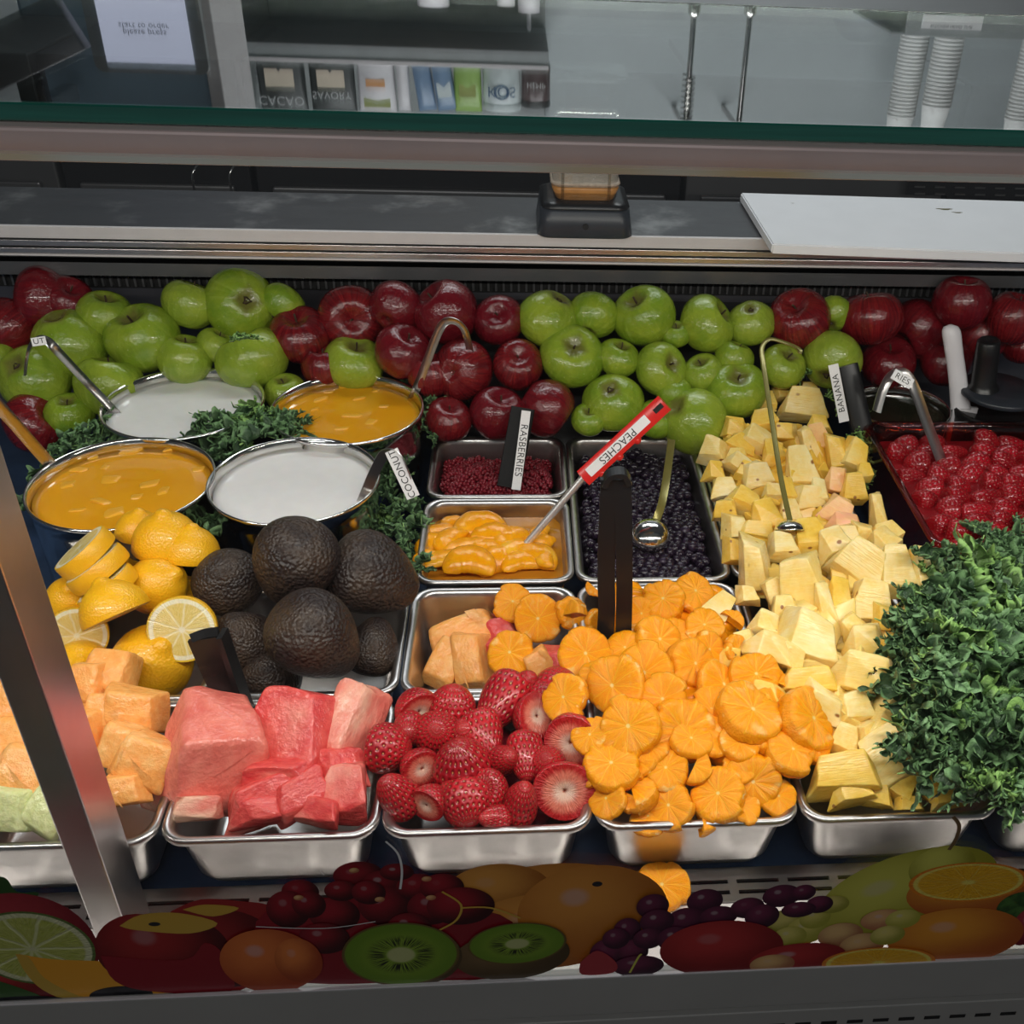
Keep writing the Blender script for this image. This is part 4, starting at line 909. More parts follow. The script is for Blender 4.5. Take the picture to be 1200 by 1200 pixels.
# px,py,w,colour,(ax,ay,az) stem direction in view, label
T_ = [(50,350,70,'r',(-.8,.1,.3),'red and yellow apple in the top row at the left edge'),(80,352,54,'r',(.3,.3,.4),'dim red apple right of the red-yellow one, top left'),(8,383,62,'r',(.3,.5,-.4),'red apple cut by the left edge of the photo, upper'),
(123,371,60,'g',(.2,.5,.3),'green apple behind the two big ones, top left'),(82,402,80,'g',(.1,-.55,-.5),'large green apple under the red-yellow one'),(168,397,80,'g',(-.15,.55,.6),'large green apple with deep dimple, fifth along the back'),
(223,357,62,'g',(.2,.6,.1),'green apple left of the topmost big green one'),(283,357,80,'g',(-.5,.02,-.85),'big green apple with blossom end facing, topmost at left'),(331,357,50,'g',(.3,.5,-.2),'green apple peeping out right of the topmost big green one'),
(352,393,68,'r',(0,.5,.6),'red apple right below the topmost big green one'),(412,372,72,'r',(.25,-.25,.8),'red apple with its stem end facing, above the rear mango pot'),(216,421,60,'g',(.2,.7,.3),'green apple just behind the rear coconut pot rim'),
(253,405,42,'g',(.3,.5,.2),'small green apple below the topmost big green one'),(297,421,80,'g',(-.3,.7,.3),'green apple with a kale scrap on it, behind the coconut pot'),(40,443,78,'g',(.15,-.3,-.8),'green apple behind the hooked ladle end, left'),
(128,452,74,'g',(.1,.8,.2),'green apple between the ladle handle and the rear coconut pot'),(82,487,52,'g',(.1,.6,.5),'small green apple above the left kale leaf'),(42,496,70,'r',(.6,.3,.3),'shiny red apple lying low at the left by the post'),
(-6,420,46,'g',(0,.5,.5),'green apple cut by the left edge of the photo'),(335,461,46,'g',(0,.6,.5),'green apple in the gap between the two rear pots'),(415,426,68,'g',(.2,.5,.4),'green apple touching the rim of the rear mango pot'),
(464,360,58,'r',(.2,.5,-.4),'dark red apple in the top row, left of the big red one'),(523,367,72,'r',(-.4,.4,.4),'big red apple in the top row behind the hooked ladle'),(585,376,56,'r',(0,.15,.9),'dark red apple with flat end facing, top middle'),
(472,412,64,'r',(.3,.4,.4),'red apple left of the hooked ladle'),(541,434,68,'r',(.25,.2,-.9),'red apple with yellowish blossom end, right of the hooked ladle'),(607,428,56,'r',(.1,.3,.8),'dark red apple left of the big green one'),
(643,374,70,'g',(-.2,-.3,-.2),'yellow-green apple at the top, first right of the reds'),(695,370,56,'g',(.2,.6,-.3),'shaded green apple in the top row, second of the middle greens'),(755,371,70,'g',(-.35,.45,.6),'green apple with visible stem, top row middle'),
(670,418,72,'g',(.15,.3,.85),'green apple with stem facing, centre of the pile'),(724,420,48,'g',(.2,.5,.4),'small green apple right of the centre one'),(774,433,60,'g',(.3,.1,.4),'green apple right of the red ladle grip, middle row'),
(792,392,34,'g',(0,.5,.5),'green apple barely showing behind the middle row'),(718,471,68,'g',(.1,-.4,-.8),'green apple left of the red ladle grip tip'),(583,485,60,'r',(.2,.5,.5),'dark red apple above the raspberry handle'),
(640,478,66,'r',(.6,-.4,-.1),'red apple touching the raspberry handle, right side'),(525,492,52,'r',(.1,.3,.3),'very dark red apple behind the raspberry pan'),(690,492,40,'g',(0,.4,.5),'green apple low behind the pan corner'),
(768,492,44,'g',(.3,.3,.5),'green apple under the red ladle grip'),(813,493,76,'g',(.3,-.2,-.3),'front green apple resting on the blueberry pan corner'),(828,380,66,'g',(.5,.3,.3),'green apple in the top row, left of the slender one'),
(880,378,54,'g',(.1,-.5,-.7),'slender green apple in the top row beside the lone red one'),(937,375,70,'r',(-.3,.4,.7),'red apple with glints between green ones, upper right'),(977,368,42,'g',(.2,.5,-.3),'green apple peeping between two red ones, upper right'),
(1020,373,70,'r',(-.1,.7,.2),'round red apple, second red from the right heap edge'),(1075,386,68,'r',(-.5,-.4,.2),'tilted red apple left of the white handle'),(1127,355,62,'r',(0,.5,.3),'faint red apple in the top row above the white handle'),
(1150,392,62,'r',(.2,.4,.3),'red apple behind the black knob'),(1188,373,60,'r',(.1,.5,.3),'red apple at the upper right edge'),(824,437,46,'g',(-.2,.5,.5),'green apple left of the one above the pineapple'),
(863,458,68,'g',(0,.5,.75),'green apple with stem up, just above the pineapple heap'),(917,430,52,'g',(.2,.4,.5),'green apple inside the wire hook'),(975,423,68,'g',(.2,.4,-.3),'smooth green apple above the banana handle'),
(860,421,44,'g',(.2,.5,.2),'green apple squeezed behind the one with its stem up'),(1040,425,62,'r',(0,.5,.6),'very dark red apple behind the banana bowl'),(1108,424,58,'r',(0,.5,.3),'dark red apple left of the white handle base'),
(1198,405,46,'r',(0,.5,.3),'red apple cut by the right edge of the photo'),(790,460,40,'g',(0,.5,.3),'green apple hidden behind the front one'),(380,430,50,'r',(0,.5,.3),'dark red apple behind the rear mango pot'),(505,440,50,'r',(0,.5,.3),'dark red apple hidden behind the ladle')]
for i, (px, py, w_, k, ax, lab) in enumerate(T_):
    c = hit(px, py, PFL if px < 430 else PFR if (px > 990 and py > 380) else PF); s = w_ * depth(c) / CF * 1.07
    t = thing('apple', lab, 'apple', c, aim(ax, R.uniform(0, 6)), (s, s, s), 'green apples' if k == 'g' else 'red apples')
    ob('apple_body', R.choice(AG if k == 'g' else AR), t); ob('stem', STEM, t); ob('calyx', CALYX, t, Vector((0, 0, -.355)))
# the dark tray the apples are heaped on
vs = [(.22, .68, -.12), (.72, .68, -.12), (.72, .87, .11), (.22, .87, .11), (.22, .87, -.12), (.72, .87, -.12)]
tag(ob('apple_ramp', mk('apple_ramp', vs, [(0, 1, 2, 3), (3, 2, 5, 4), (0, 4, 5, 1), (0, 3, 4), (1, 5, 2)], 'appliance_black', False)), 'black sloping riser under the heaped apples', 'riser')

# ---------------------------------------------------------------- kale
def kale_mesh(seed, curl=1.0, mat='kale', nu=330, nv=7):
    """a ruffled leaf: its margin carries far more length than its rib, so it stands up in tight frills"""
    q = random.Random(seed); vs, fs, uvs = [], [], []
    bend = q.uniform(.4, 1.0); k1 = q.uniform(14, 20); p0 = q.uniform(0, 6)
    es = [0, .25, .45, .62, .76, .87, .95, 1.0]
    for i in range(nu + 1):
        u = i / nu; wv = .05 + .19 * max(0, math.sin(PI * min(1, u * 1.03) ** .75)) ** .6
        for j in range(-nv, nv + 1):
            e = es[abs(j)]; s = 1 if j >= 0 else -1
            nA = noise.noise_vector(Vector((u * 9, e * .6 + 5 * s, seed * 3.3))); nB = noise.noise_vector(Vector((u * 22, e * .8 + 5 * s, seed * 1.7))); nC = noise.noise_vector(Vector((u * 48, e * 1.0 + 5 * s, seed * 2.9)))
            D = nA * (.12 * e) + nB * (.15 * max(0, e - .2)) * curl + nC * (.13 * max(0, e - .5)) * curl
            th = .35 + e * (1.0 + .5 * math.sin(u * k1 + p0 * s))
            out = e * wv * math.cos(th * e); up = e * wv * .95 * math.sin(th * e)
            y = s * max(0, out + D.y); x = u + D.x - .08 * e * (1 - u) + .10 * e * u
            vs.append((x - .45, y, up + D.z - bend * .45 * (u - .3) ** 2)); uvs.append((u, .5 + .5 * e * s))
    m = 2 * nv + 1
    for i in range(nu):
        for j in range(m - 1): fs.append((i * m + j, (i + 1) * m + j, (i + 1) * m + j + 1, i * m + j + 1))
    return mk('kale_leaf', vs, fs, mat, True, uvs)
KM = [kale_mesh(i, 1.0 + .25 * (i % 3)) for i in range(5)]; KL = [kale_mesh(30 + i, 1.3, 'kale_light') for i in range(2)]
vs, fs = sweep(smooth_path([(-.62, 0, -.03), (-.2, 0, -.012), (.35, 0, -.02)], 4), circ(.016, 6)); KS = mk('leaf_stalk', vs, fs, 'kale_light')
def bunch(label, leaves, base):
    t = thing('kale_bunch', label, 'kale', base)
    for (p_, sz, rot, me) in leaves:
        l = ob('kale_leaf', me, t, p_ - Vector(base), rot, (sz, sz, sz)); ob('leaf_stalk', KS, l)
    return t
def kleaf(px, py, z, w_, ang=None, up=.4, light=False):
    c = atz(px, py, z); s = w_ * depth(c) / CF
    a = ang if ang is not None else R.uniform(0, 6.28)
    nrm = Vector((R.uniform(-.5, .5), R.uniform(-.9, .1), 1)).normalized(); rot = nrm.to_track_quat('Z', 'Y').to_matrix() @ Matrix.Rotation(a, 3, 'Z')
    return (c, s, rot, R.choice(KL if light else KM))
big = []
def KH(px, py): # height of the big bunch
    return .03 + .06 * math.exp(-((px - 1150) / 90) ** 2 - ((py - 780) / 130) ** 2)
spots = [(1065,755,86,3.6),(1085,800,90,3.2),(1105,700,90,2.4),(1150,690,100,1.6),(1190,665,90,1.2),(1195,720,110,.5),(1120,740,110,2.8),(1160,770,120,.4),(1080,850,92,3.8),(1120,830,110,4.2),(1170,830,120,5.2),(1200,790,110,6.0),
 (1095,880,90,4.4),(1140,880,100,4.8),(1190,880,110,5.4),(1155,915,90,4.6),(1195,930,90,5),(1075,720,80,3.0),(1110,665,70,2.2),(1160,650,70,1.8),(1210,640,80,1.0),(1060,790,76,3.3),(1130,790,100,1),(1180,750,100,2),(1150,730,90,5),(1105,770,90,2),(1215,850,100,.2),(1180,905,80,3),(1100,815,80,5.6),(1140,850,90,2.2)]
for i, (px, py, w_, a) in enumerate(spots + [(x + R.uniform(-14, 14), y + R.uniform(-14, 14), w * .8, a + 1.7) for x, y, w, a in spots] + [(x + R.uniform(-22, 22), y + R.uniform(-22, 22), w * .75, a - 1.2) for x, y, w, a in spots] + [(x + R.uniform(-20, 20), y + R.uniform(-20, 20), w * .7, a + 2.6) for x, y, w, a in spots] + [(x + R.uniform(-20, 20), y + R.uniform(-20, 20), w * .65, a + 4) for x, y, w, a in spots]):
    p_ = atz(px, py, KH(px, py) + R.uniform(-.01, .012)); big.append(kleaf(px, py, p_.z, w_ * 1.1, a, light=(i % 7 == 3)))
bunch('big bunch of curly kale at the right front corner', big, (0.62, 0.12, -0.01))
def small(label, lst, base, light=False):
    lst = lst + [(px + R.uniform(-9, 9), py + R.uniform(-7, 7), z, w_ * .85, a + 1.5) for px, py, z, w_, a in lst]
    bunch(label, [kleaf(px, py, z, w_, a, light=light or (k % 6 == 5)) for k, (px, py, z, w_, a) in enumerate(lst)], base)
small('kale garnish between the four pots', [(245,505,.055,66,3.4),(280,495,.06,70,2.2),(300,510,.06,76,.6),(330,500,.06,66,.2),(265,520,.05,60,4),(310,488,.06,60,1.4),(345,498,.06,44,0),(285,518,.05,60,5.2),(235,520,.045,50,3.6),(255,535,.03,50,5)], tuple(atz(290, 505, 0)))
small('kale leaves left of the rear coconut pot', [(120,505,.04,60,1.2),(95,515,.035,60,3.2),(135,530,.03,60,.4),(75,525,.03,50,3.6),(150,515,.03,50,1)], tuple(atz(110, 515, 0)))
small('kale garnish in front of the two front pots', [(250,600,.02,66,.4),(215,590,.02,60,3.0),(270,620,.02,66,.2),(230,610,.01,60,4),(300,625,.02,50,.3),(285,632,.02,40,5),(245,580,.02,50,2)], tuple(atz(250, 605, -.02)))
small('kale garnish right of the rear mango pot', [(505,455,.045,60,1.6),(512,480,.04,56,.4),(498,435,.045,50,1.8),(505,505,.02,50,5),(515,465,.03,46,0)], tuple(atz(505, 470, -.02)))
small('dark kale between the front coconut pot and the peach pan', [(468,590,.0,56,1.6),(475,620,-.01,56,4.4),(462,560,.01,50,1.4),(478,640,-.01,46,4.6),(488,665,-.0,40,5),(458,610,-.02,50,3)], tuple(atz(468, 610, -.06)))
small('small kale scraps above the rear pineapple', [(935,440,.08,38,.5),(925,432,.08,30,2),(984,470,.06,40,0),(995,485,.05,34,5),(1010,518,.03,36,5),(1018,530,.02,30,4),(1015,560,.02,30,5)], tuple(atz(960, 480, 0)), True)
small('kale leaf beside the left mango pot and the post', [(60,570,.0,70,4.5),(45,590,.0,60,4.7),(70,610,-.02,50,5)], tuple(atz(60, 580, -.05)))
kb = atz(285, 397, .19); tag(ob('kale_leaf', KL[0], None, kb, Matrix.Rotation(.5, 3, 'Z'), (.03,) * 3), 'tiny kale scrap lying on the green apple', 'kale')

# ---------------------------------------------------------------- mango cubes in the purees
def cubes(c, rr, lst, where):
    its = []
    for (px, py, w_, h_, a) in lst:
        p_ = atz(px, py, c.z - .0125); s = depth(p_) / CF
        o = ob('mango_cube', MEL2[R.randrange(3)], None, p_ + Vector((0, 0, -.0027)), Matrix.Rotation(math.radians(a + R.uniform(-25, 25)), 3, 'Z') @ Matrix.Rotation(R.uniform(-.12, .12), 3, 'X'), (w_ * s * R.uniform(.7, 1.1), h_ * s * 1.6 * R.uniform(.8, 1.2), .009)); its.append((o, px, py, 'pale mango cube'))
    rows(its, where, 'mango cube', 'mango cubes floating ' + where, 14)
MEL2 = [chunk(300 + i, mat='mango_flesh', top=.75, jit=.2, bev=.10, depth_=.9) for i in range(3)]
cubes(*pFL, [(152,528,26,12,0),(197,527,18,8,10),(92,550,26,12,-8),(80,568,24,12,20),(130,563,26,13,10),(175,567,28,14,25),(192,575,16,12,0),(123,548,14,7,0),(160,582,18,10,20),(118,587,24,9,-10),(90,598,24,8,10),(135,600,30,14,5),(232,550,14,10,0),(110,535,18,8,0),(185,522,14,6,0)], 'in the front left pot')
cubes(*pBR, [(405,452,24,9,0),(385,459,14,7,10),(420,467,18,7,0),(375,468,20,9,0),(412,487,24,9,5),(400,502,26,9,0),(368,480,16,7,0),(440,458,14,6,0),(435,495,18,8,0),(355,492,14,6,0),(450,476,14,7,0)], 'in the rear pot')

# ---------------------------------------------------------------- ladles, spoons, handles
def mat_on(p0, px_dir, up_dir, off=0.0):
    x = px_dir.normalized(); z = up_dir - x * up_dir.dot(x); z.normalize(); y = z.cross(x)
    M_ = Matrix((x, y, z)).transposed().to_4x4(); M_.translation = p0 + z * off; return M_
def bowl_mesh(r, mat='steel_shiny', t=.0012):
    pr = [(0.0001, -r * .75)] + [(r * math.sin(a), -r * .75 * math.cos(a)) for a in (.25, .5, .75, 1, 1.25, 1.5)] + [(r, .001)] + [((r - t) * math.sin(a), -(r - t) * .75 * math.cos(a)) for a in (1.5, 1.2, .9, .6, .3)] + [(0.0001, -(r - t) * .75)]
    return lathe_mesh('bowl', pr, mat, 28)
def tape_text(parent, pts, s, size, width, mat='label_white', view=BK, squash=1.0, rev=False, name='label_tape', off=.0009):
    """white tape along a straight stretch p0->p1 facing the viewer side, with lettering"""
    p0, p1 = Vector(pts[0]), Vector(pts[1]); d = (p1 - p0); L = d.length; M_ = mat_on((p0 + p1) / 2, d, view, off)
    bm = bmesh.new(); box_bm(bm, (-L / 2, -width / 2, -.0002), (L / 2, width / 2, .0002)); t = ob(name, bm_mesh(name, bm, mat), parent); t.matrix_basis = M_
    text('lettering', s, size, 'ink', t, Matrix.Translation((0, 0, .0004)), squash); return t
def V(px, py, z): return atz(px, py, z)
ztop = .0
# back-left ladle
def ladle(label, path, w_, bowl=None, name='ladle', mat='steel', gut=True, side=None, thick=.0012):
    t = thing(name, label, 'ladle', path[0]); b0 = Vector(path[0])
    pts = [Vector(p_) - b0 for p_ in path]
    swept('handle', pts, gutter(w_, thick, .0022) if gut else strapsec(w_, thick), mat, t, side if side is not None else RT, 6, True)
    if bowl: ob('bowl', bowl_mesh(bowl), t, Vector(path[0]) - b0 + Vector((0, 0, -.02)))
    return t, b0
a = [V(148,500,.03), V(135,483,.056), V(100,446,.10), V(68,412,.155), V(56,400,.168), V(45,398,.168), V(35,406,.155), V(31,420,.14), V(29,438,.12)]
t, b0 = ladle('steel ladle with hooked end and white tag in the rear coconut pot', a, .010, .028, side=(RT * .5 + UP * .5))
tape_text(t, (V(37,401.5,.172) - b0, V(54,399,.172) - b0), 'UT', .009, .010)
a = [V(80,570,.01), V(63,549,.056), V(40,523,.10), V(15,494,.15), V(-15,462,.21)]
ladle('steel ladle leaning out of the front left mango pot behind the post', a, .013, .028, side=(RT * .6 + UP * .6))
a = [V(478,480,.03), V(484,465,.056), V(497,432,.10), V(513,390,.150), V(522,377,.165), V(533,376,.168), V(543,384,.160), V(548,397,.145), V(551,411,.125)]
t, b0 = ladle('hooked steel ladle in the rear mango pot before the red apples', a, .011, .028)
a = [V(415,605,.01), V(425,586,.054), V(437,557,.085), V(449,534,.115), V(457,528,.128), V(468,531,.128), V(476,546,.115), V(483,565,.095), V(487,580,.080)]
t, b0 = ladle('coconut ladle with white lettered tag in the front coconut pot', a, .012, .028, gut=False)
tape_text(t, (V(485,582,.082) - b0, V(459,527,.130) - b0), 'COCONUT', .0105, .0145, squash=1.0, off=.004)
# peaches ladle with red grip
a0, a1, a2, a3 = V(611,644,-.012), V(690,552,.085), V(684,560,.078), V(779,472,.165)
t = thing('peach_spoon', 'steel spoon with red grip and white lettering across the blueberry pan', 'spoon', a0)
sweep.side = None
swept('rod', [Vector(), a1 - a0], circ(.0042, 12), 'steel_light', t, None, 2, True)
gr = swept('grip', [a2 - a0, a2.lerp(a3, .12) - a0, a2.lerp(a3, .25) - a0, a2.lerp(a3, .5) - a0, a2.lerp(a3, .75) - a0, a2.lerp(a3, .9) - a0, a3 - a0], [(-.0105, -.004), (-.006, -.0065), (.006, -.0065), (.0105, -.004), (.0105, .004), (.006, .0065), (-.006, .0065), (-.0105, .004)], 'red_plastic', t, RT * .7 - UP * .7, 6, True)
q0, q1 = a2.lerp(a3, .07), a2.lerp(a3, .80); tape_text(t, (q1 - a0, q0 - a0), 'PEACHES', .0125, .0110, off=.0068, squash=1.0)
hl = a2.lerp(a3, .93) - a0; M_ = mat_on(hl, a3 - a2, BK, .0066); bm = bmesh.new(); box_bm(bm, (-.006, -.003, -.0003), (.006, .003, .0003), .0002); h = ob('hang_hole', bm_mesh('hang_hole', bm, 'black_gap'), t); h.matrix_basis = M_
d_ = (a2 - a3).normalized(); sd = (RT * .7 - UP * .7)
for k in range(3):
    g0 = a2.lerp(a3, .15 + .22 * k) - a0 + sd * .0095; bm = bmesh.new(); bmesh.ops.create_icosphere(bm, subdivisions=2, radius=.0052); kn = ob('finger_ridge', bm_mesh('finger_ridge', bm, 'red_plastic', True), t, g0)
ob('spoon_bowl', bowl_mesh(.024), t, Vector((-.006, -.004, -.012)))
# raspberries handle
a0, a1 = V(596,571,-.012), V(613,478,.075)
t = thing('raspberry_spoon', 'black handled spoon with vertical white lettering in the raspberries', 'spoon', a0)
d_ = a1 - a0
swept('handle', [Vector(), d_ * .5, d_], [(-.015, -.002), (-.014, -.004), (.014, -.004), (.015, -.002), (.015, .002), (.014, .004), (-.014, .004), (-.015, .002)], 'matte_black', t, RT, 3, False)
tape_text(t, (V(617,480,.0749) - a0 + Vector((0, -.004, 0)), V(605,572,-.010) - a0 + Vector((0, -.004, 0))), 'RASBERRIES', .0125, .0115, squash=.98, off=.0035)
ob('spoon_bowl', bowl_mesh(.018), t, Vector((.0, .004, -.016)))
# blueberry scoop
c = V(762, 628, .0); t = thing('blueberry_ladle', 'round steel ladle resting on the blueberries', 'ladle', c)
ob('bowl', bowl_mesh(.0235), t, Vector(), Matrix.Rotation(PI, 3, 'X') @ Matrix.Rotation(.3, 3, 'X'))
swept('handle', [V(768,612,.008) - c, V(775,592,.022) - c, V(781,560,.035) - c, V(787,515,.060) - c], gutter(.0095, .001, .001), 'amber_tape', t, RT, 5, True)
# tongs in the oranges
base = V(719, 746, .035)
t = thing('black_tongs', 'black plastic tongs standing upright in the orange slices', 'tongs', base)
tp = aty(722, 561, base.y + .012)
for k, (dx, wd) in enumerate(((-.0080, .0165), (.0088, .0155))):
    swept('arm', [Vector((dx * 1.2, 0, -.03)), Vector((dx, 0, .03)), (tp - base) * .5 + Vector((dx, -.003 * k, 0)), tp - base + Vector((dx * .7, 0, 0))], strapsec(wd, .006), 'black_plastic', t, RT, 5, False)
swept('hinge_loop', [tp - base + Vector((-.011, 0, -.006)), tp - base + Vector((-.006, 0, .004)), tp - base + Vector((.006, 0, .006)), tp - base + Vector((.012, 0, -.004))], strapsec(.014, .005), 'black_plastic', t, Vector((0, 1, 0)), 5, False)
# black scoop between lemon and watermelon
p0, p1 = V(242, 741, .088), V(300, 842, .012)
t = thing('black_tongs', 'black plastic tongs leaning between the lemons and watermelon', 'tongs', p1)
swept('arm', [V(237,748,.082) - p1, V(255,790,.045) - p1, V(283,850,.0) - p1], strapsec(.026, .004), 'black_plastic', t, RT, 4, False)
swept('bent_grip', [V(224,748,.083) - p1, V(240,742,.086) - p1, V(256,740,.088) - p1], strapsec(.008, .004), 'black_plastic', t, UP, 4, False)
swept('arm', [V(260,742,.088) - p1, V(276,790,.045) - p1, V(297,850,-.01) - p1], strapsec(.005, .018), 'black_plastic', t, RT, 4, False)
# pineapple spoon with wire hook
hz = .13
lp = [V(926,612,.052), V(915,560,.075), V(904,490,.105), V(895,430,.135), V(893,408,.145), V(902,398,.150), V(920,402,.148), V(936,409,.142), V(937,414,.140)]
t = thing('pineapple_spoon', 'thin steel serving spoon with open hook in the rear pineapple', 'spoon', lp[0])
swept('handle', [p_ - lp[0] for p_ in lp], gutter(.0062, .001, .001), 'amber_tape', t, RT, 6, True)
ob('spoon_bowl', bowl_mesh(.017), t, Vector((-.002, -.008, -.004)), Matrix.Rotation(2.6, 3, 'X'), (1, 1.15, .8))
# banana handle and bowl
pb = pot(1056, 476, 57, 'round metal-rimmed bowl with dark puree beside the strawberry tub', 'dark_liquid', 'dark brown puree in the metal-rimmed bowl', rz=.03, hgt=.11, mat='steel_shiny')
a0, a1 = V(1012, 512, .03), V(992, 428, .115)
t = thing('banana_spoon', 'black handled spoon with white lettering in the metal-rimmed bowl', 'spoon', a0)
swept('handle', [Vector(), (a1 - a0) * .5, a1 - a0], [(-.014, -.006), (-.010, -.009), (.010, -.009), (.014, -.006), (.014, .006), (.010, .009), (-.010, .009), (-.014, .006)], 'black_plastic', t, RT, 4, True)
tape_text(t, (V(988,494,.05) - a0, V(975,427,.118) - a0), 'BANANA', .0115, .0135, off=.006, squash=1.05)
# strawberry ladle
a = [V(1115,575,.0), V(1106,548,.028), V(1086,495,.085), V(1070,452,.130), V(1058,437,.142), V(1044,441,.140), V(1034,458,.125), V(1027,482,.105)]
t, b0 = ladle('hooked steel ladle with white tag in the strawberry tub', a, .013, .026, side=RT)
tape_text(t, (V(1046,438,.146) - b0, V(1068,451,.136) - b0), 'RIES', .0105, .0135, off=.003)
# white handle
p0 = V(1126, 480, .03); t = thing('white_spatula', 'white plastic handle standing behind the strawberry tub', 'spatula', p0)
pts = [Vector((0, 0, 0)), V(1122, 440, .075) - p0, V(1117, 405, .115) - p0, V(1114, 380, .142) - p0]
sweep.side = RT.copy(); path = smooth_path(pts, 5); vs, fs = [], []
for i, p_ in enumerate(path):
    k = i / (len(path) - 1); r_ = .0148 * (1 - .12 * math.sin(k * 3)) * (1 if k < .8 else math.sqrt(max(0.02, 1 - ((k - .8) / .2) ** 2)))
    for j in range(14): an = 2 * PI * j / 14; vs.append(p_ + RT * r_ * math.cos(an) + BK * r_ * .6 * math.sin(an))
for i in range(len(path) - 1):
    for j in range(14): q = (j + 1) % 14; fs.append((i * 14 + j, i * 14 + q, (i + 1) * 14 + q, (i + 1) * 14 + j))
fs.append(tuple(range((len(path) - 1) * 14, len(path) * 14))); ob('handle', mk('handle', vs, fs, 'white_plastic'), t)
bm = bmesh.new(); box_bm(bm, (-.016, -.003, -.05), (.020, .003, .004), .001); ob('blade', bm_mesh('blade', bm, 'white_plastic', True), t, Vector((.004, .0, 0)))
# black jar with disc lid and knob
c = V(1172, 457, .060); rr = 47 * depth(c) / CF
t = thing('black_jar', 'round black jar with disc lid and tall black knob', 'jar', c - Vector((0, 0, .14)))
ob('jar_body', lathe_mesh('jar_body', [(rr * .85, 0), (rr * .95, .02), (rr * 1.05, .10), (rr * 1.12, .113), (rr * 1.08, .116), (rr * .95, .11), (.0001, .10)], 'black_plastic', 40), t)
ob('lid', lathe_mesh('lid', [(.0001, .132), (rr * .9, .132), (rr, .135), (rr, .140), (rr * .96, .142), (.02, .144), (.0001, .144)], 'dark_plastic', 40), t)
ob('knob', lathe_mesh('knob', [(.022, .144), (.020, .148), (.017, .152), (.0165, .195), (.0155, .215), (.013, .218), (.011, .215), (.0001, .214)], 'black_plastic', 28), t, Vector((-.009, 0, 0)), Matrix.Rotation(-.12, 3, 'Y'))
c2 = V(1172, 540, .02)

# ---------------------------------------------------------------- things on the worktop
bz = CZ
def bd():
    p = [atz(868, 226, bz + .014), atz(905, 288, bz + .012), atz(1290, 300, bz + .014), atz(1200, 236, bz + .014)]
    t = thing('cutting_board', 'white plastic cutting board on the steel worktop', 'cutting board', (p[1].x, p[1].y, bz))
    L = Vector((p[1].x, p[1].y, bz)); f = [Vector((q.x, q.y, bz + .001)) - L for q in p]; g = [Vector((q.x, q.y, bz + .0145)) - L for q in p]
    bm = bmesh.new(); vs = [bm.verts.new(v) for v in f + g]
    for q in ((3, 2, 1, 0), (4, 5, 6, 7), (0, 1, 5, 4), (1, 2, 6, 5), (2, 3, 7, 6), (3, 0, 4, 7)): bm.faces.new([vs[i] for i in q])
    bmesh.ops.bevel(bm, geom=list(bm.edges), offset=.0018, segments=2, affect='EDGES'); ob('board', bm_mesh('board', bm, 'board_white', False), t)
    s = mk('stain', [(0, 0, 0)], [], 'stem_brown')
    for (a_, b_, w_) in ((1107, 245, 9), (1122, 249, 6), (929, 238, 2)):
        q = atz(a_, b_, bz + .0147) - L; pr = [(.0001, 0), (w_ * .0008, 0)]; vs_, fs_, _ = lathe(pr, 14, lambda an, tt: 1 + .3 * math.sin(3 * an)); ob('stain', mk('stain', vs_, fs_, 'amber_tape'), t, q, None, (1.6, .5, 1))
bd()
# blender base and jar
c = atz(683, 262, bz); s = 108 * depth(c) / CF
t = thing('blender', 'dark square blender base with clear jar of orange-brown smoothie', 'blender', c)
def frust(name, w0, w1, z0, z1, r, mat, par, cap=True, n=6, lo_extra=()):
    lo = [rrect(-w / 2, -w / 2, w / 2, w / 2, r, z, n) for w, z in ((w0 * .97, z0), (w0, z0 + .002), *lo_extra, (w1, z1 - .002), (w1 * .96, z1))]
    vs, fs = loft(lo); return ob(name, mk(name, vs, fs, mat), par)
frust('base', s * 1.0, s * .93, 0, .036, .016, 'dark_plastic', t)
frust('collar', s * .93, s * .80, .036, .044, .018, 'black_plastic', t)
frust('smoothie', s * .62, s * .70, .044, .062, .014, 'smoothie', t); frust('foam', s * .70, s * .73, .0622, .068, .014, 'foam', t)
frust('jar_wall', s * .66, s * .82, .044, .20, .016, 'jar_plastic', t, False)
bm = bmesh.new(); bmesh.ops.create_cone(bm, segments=16, radius1=.004, radius2=.004, depth=.004, matrix=Matrix.Rotation(PI / 2, 4, 'X'), cap_ends=True); ob('button', bm_mesh('button', bm, 'black_gap'), t, Vector((0, -s * .485, .016)))
for sx in (-1, 1): box('jar_rib', (sx * s * .24 - .002, -s * .375, .046), (sx * s * .24 + .002, -s * .36, .19), 'jar_plastic', t)

# ---------------------------------------------------------------- kitchen behind: dark appliances seen below the light rail
def cab(x0, x1, mat, label, name='undercounter_fridge', z1=.32):
    t = thing(name, label, 'fridge', ((x0 + x1) / 2, 1.75, -.9)); L = Vector(((x0 + x1) / 2, 1.75, -.9))
    box('body', Vector((x0, 1.45, -.9)) - L, Vector((x1 - .01, 1.85, z1)) - L, mat, t, .004)
    box('door_panel', Vector((x0 + .03, 1.437, -.8)) - L, Vector((x1 - .04, 1.449, .10)) - L, 'appliance_grey', t, .004)
    box('handle', Vector((x0 + .06, 1.41, .03)) - L, Vector((x1 - .07, 1.425, .045)) - L, 'steel_shiny', t, .004)
    return t
cab(-1.3, -.55, 'appliance_grey', 'grey undercounter fridge behind the worktop, leftmost')
cab(-.55, -.2, 'appliance_black', 'black undercounter unit behind the worktop at left')
cab(-.2, .62, 'appliance_black', 'wide black unit behind the worktop, middle')
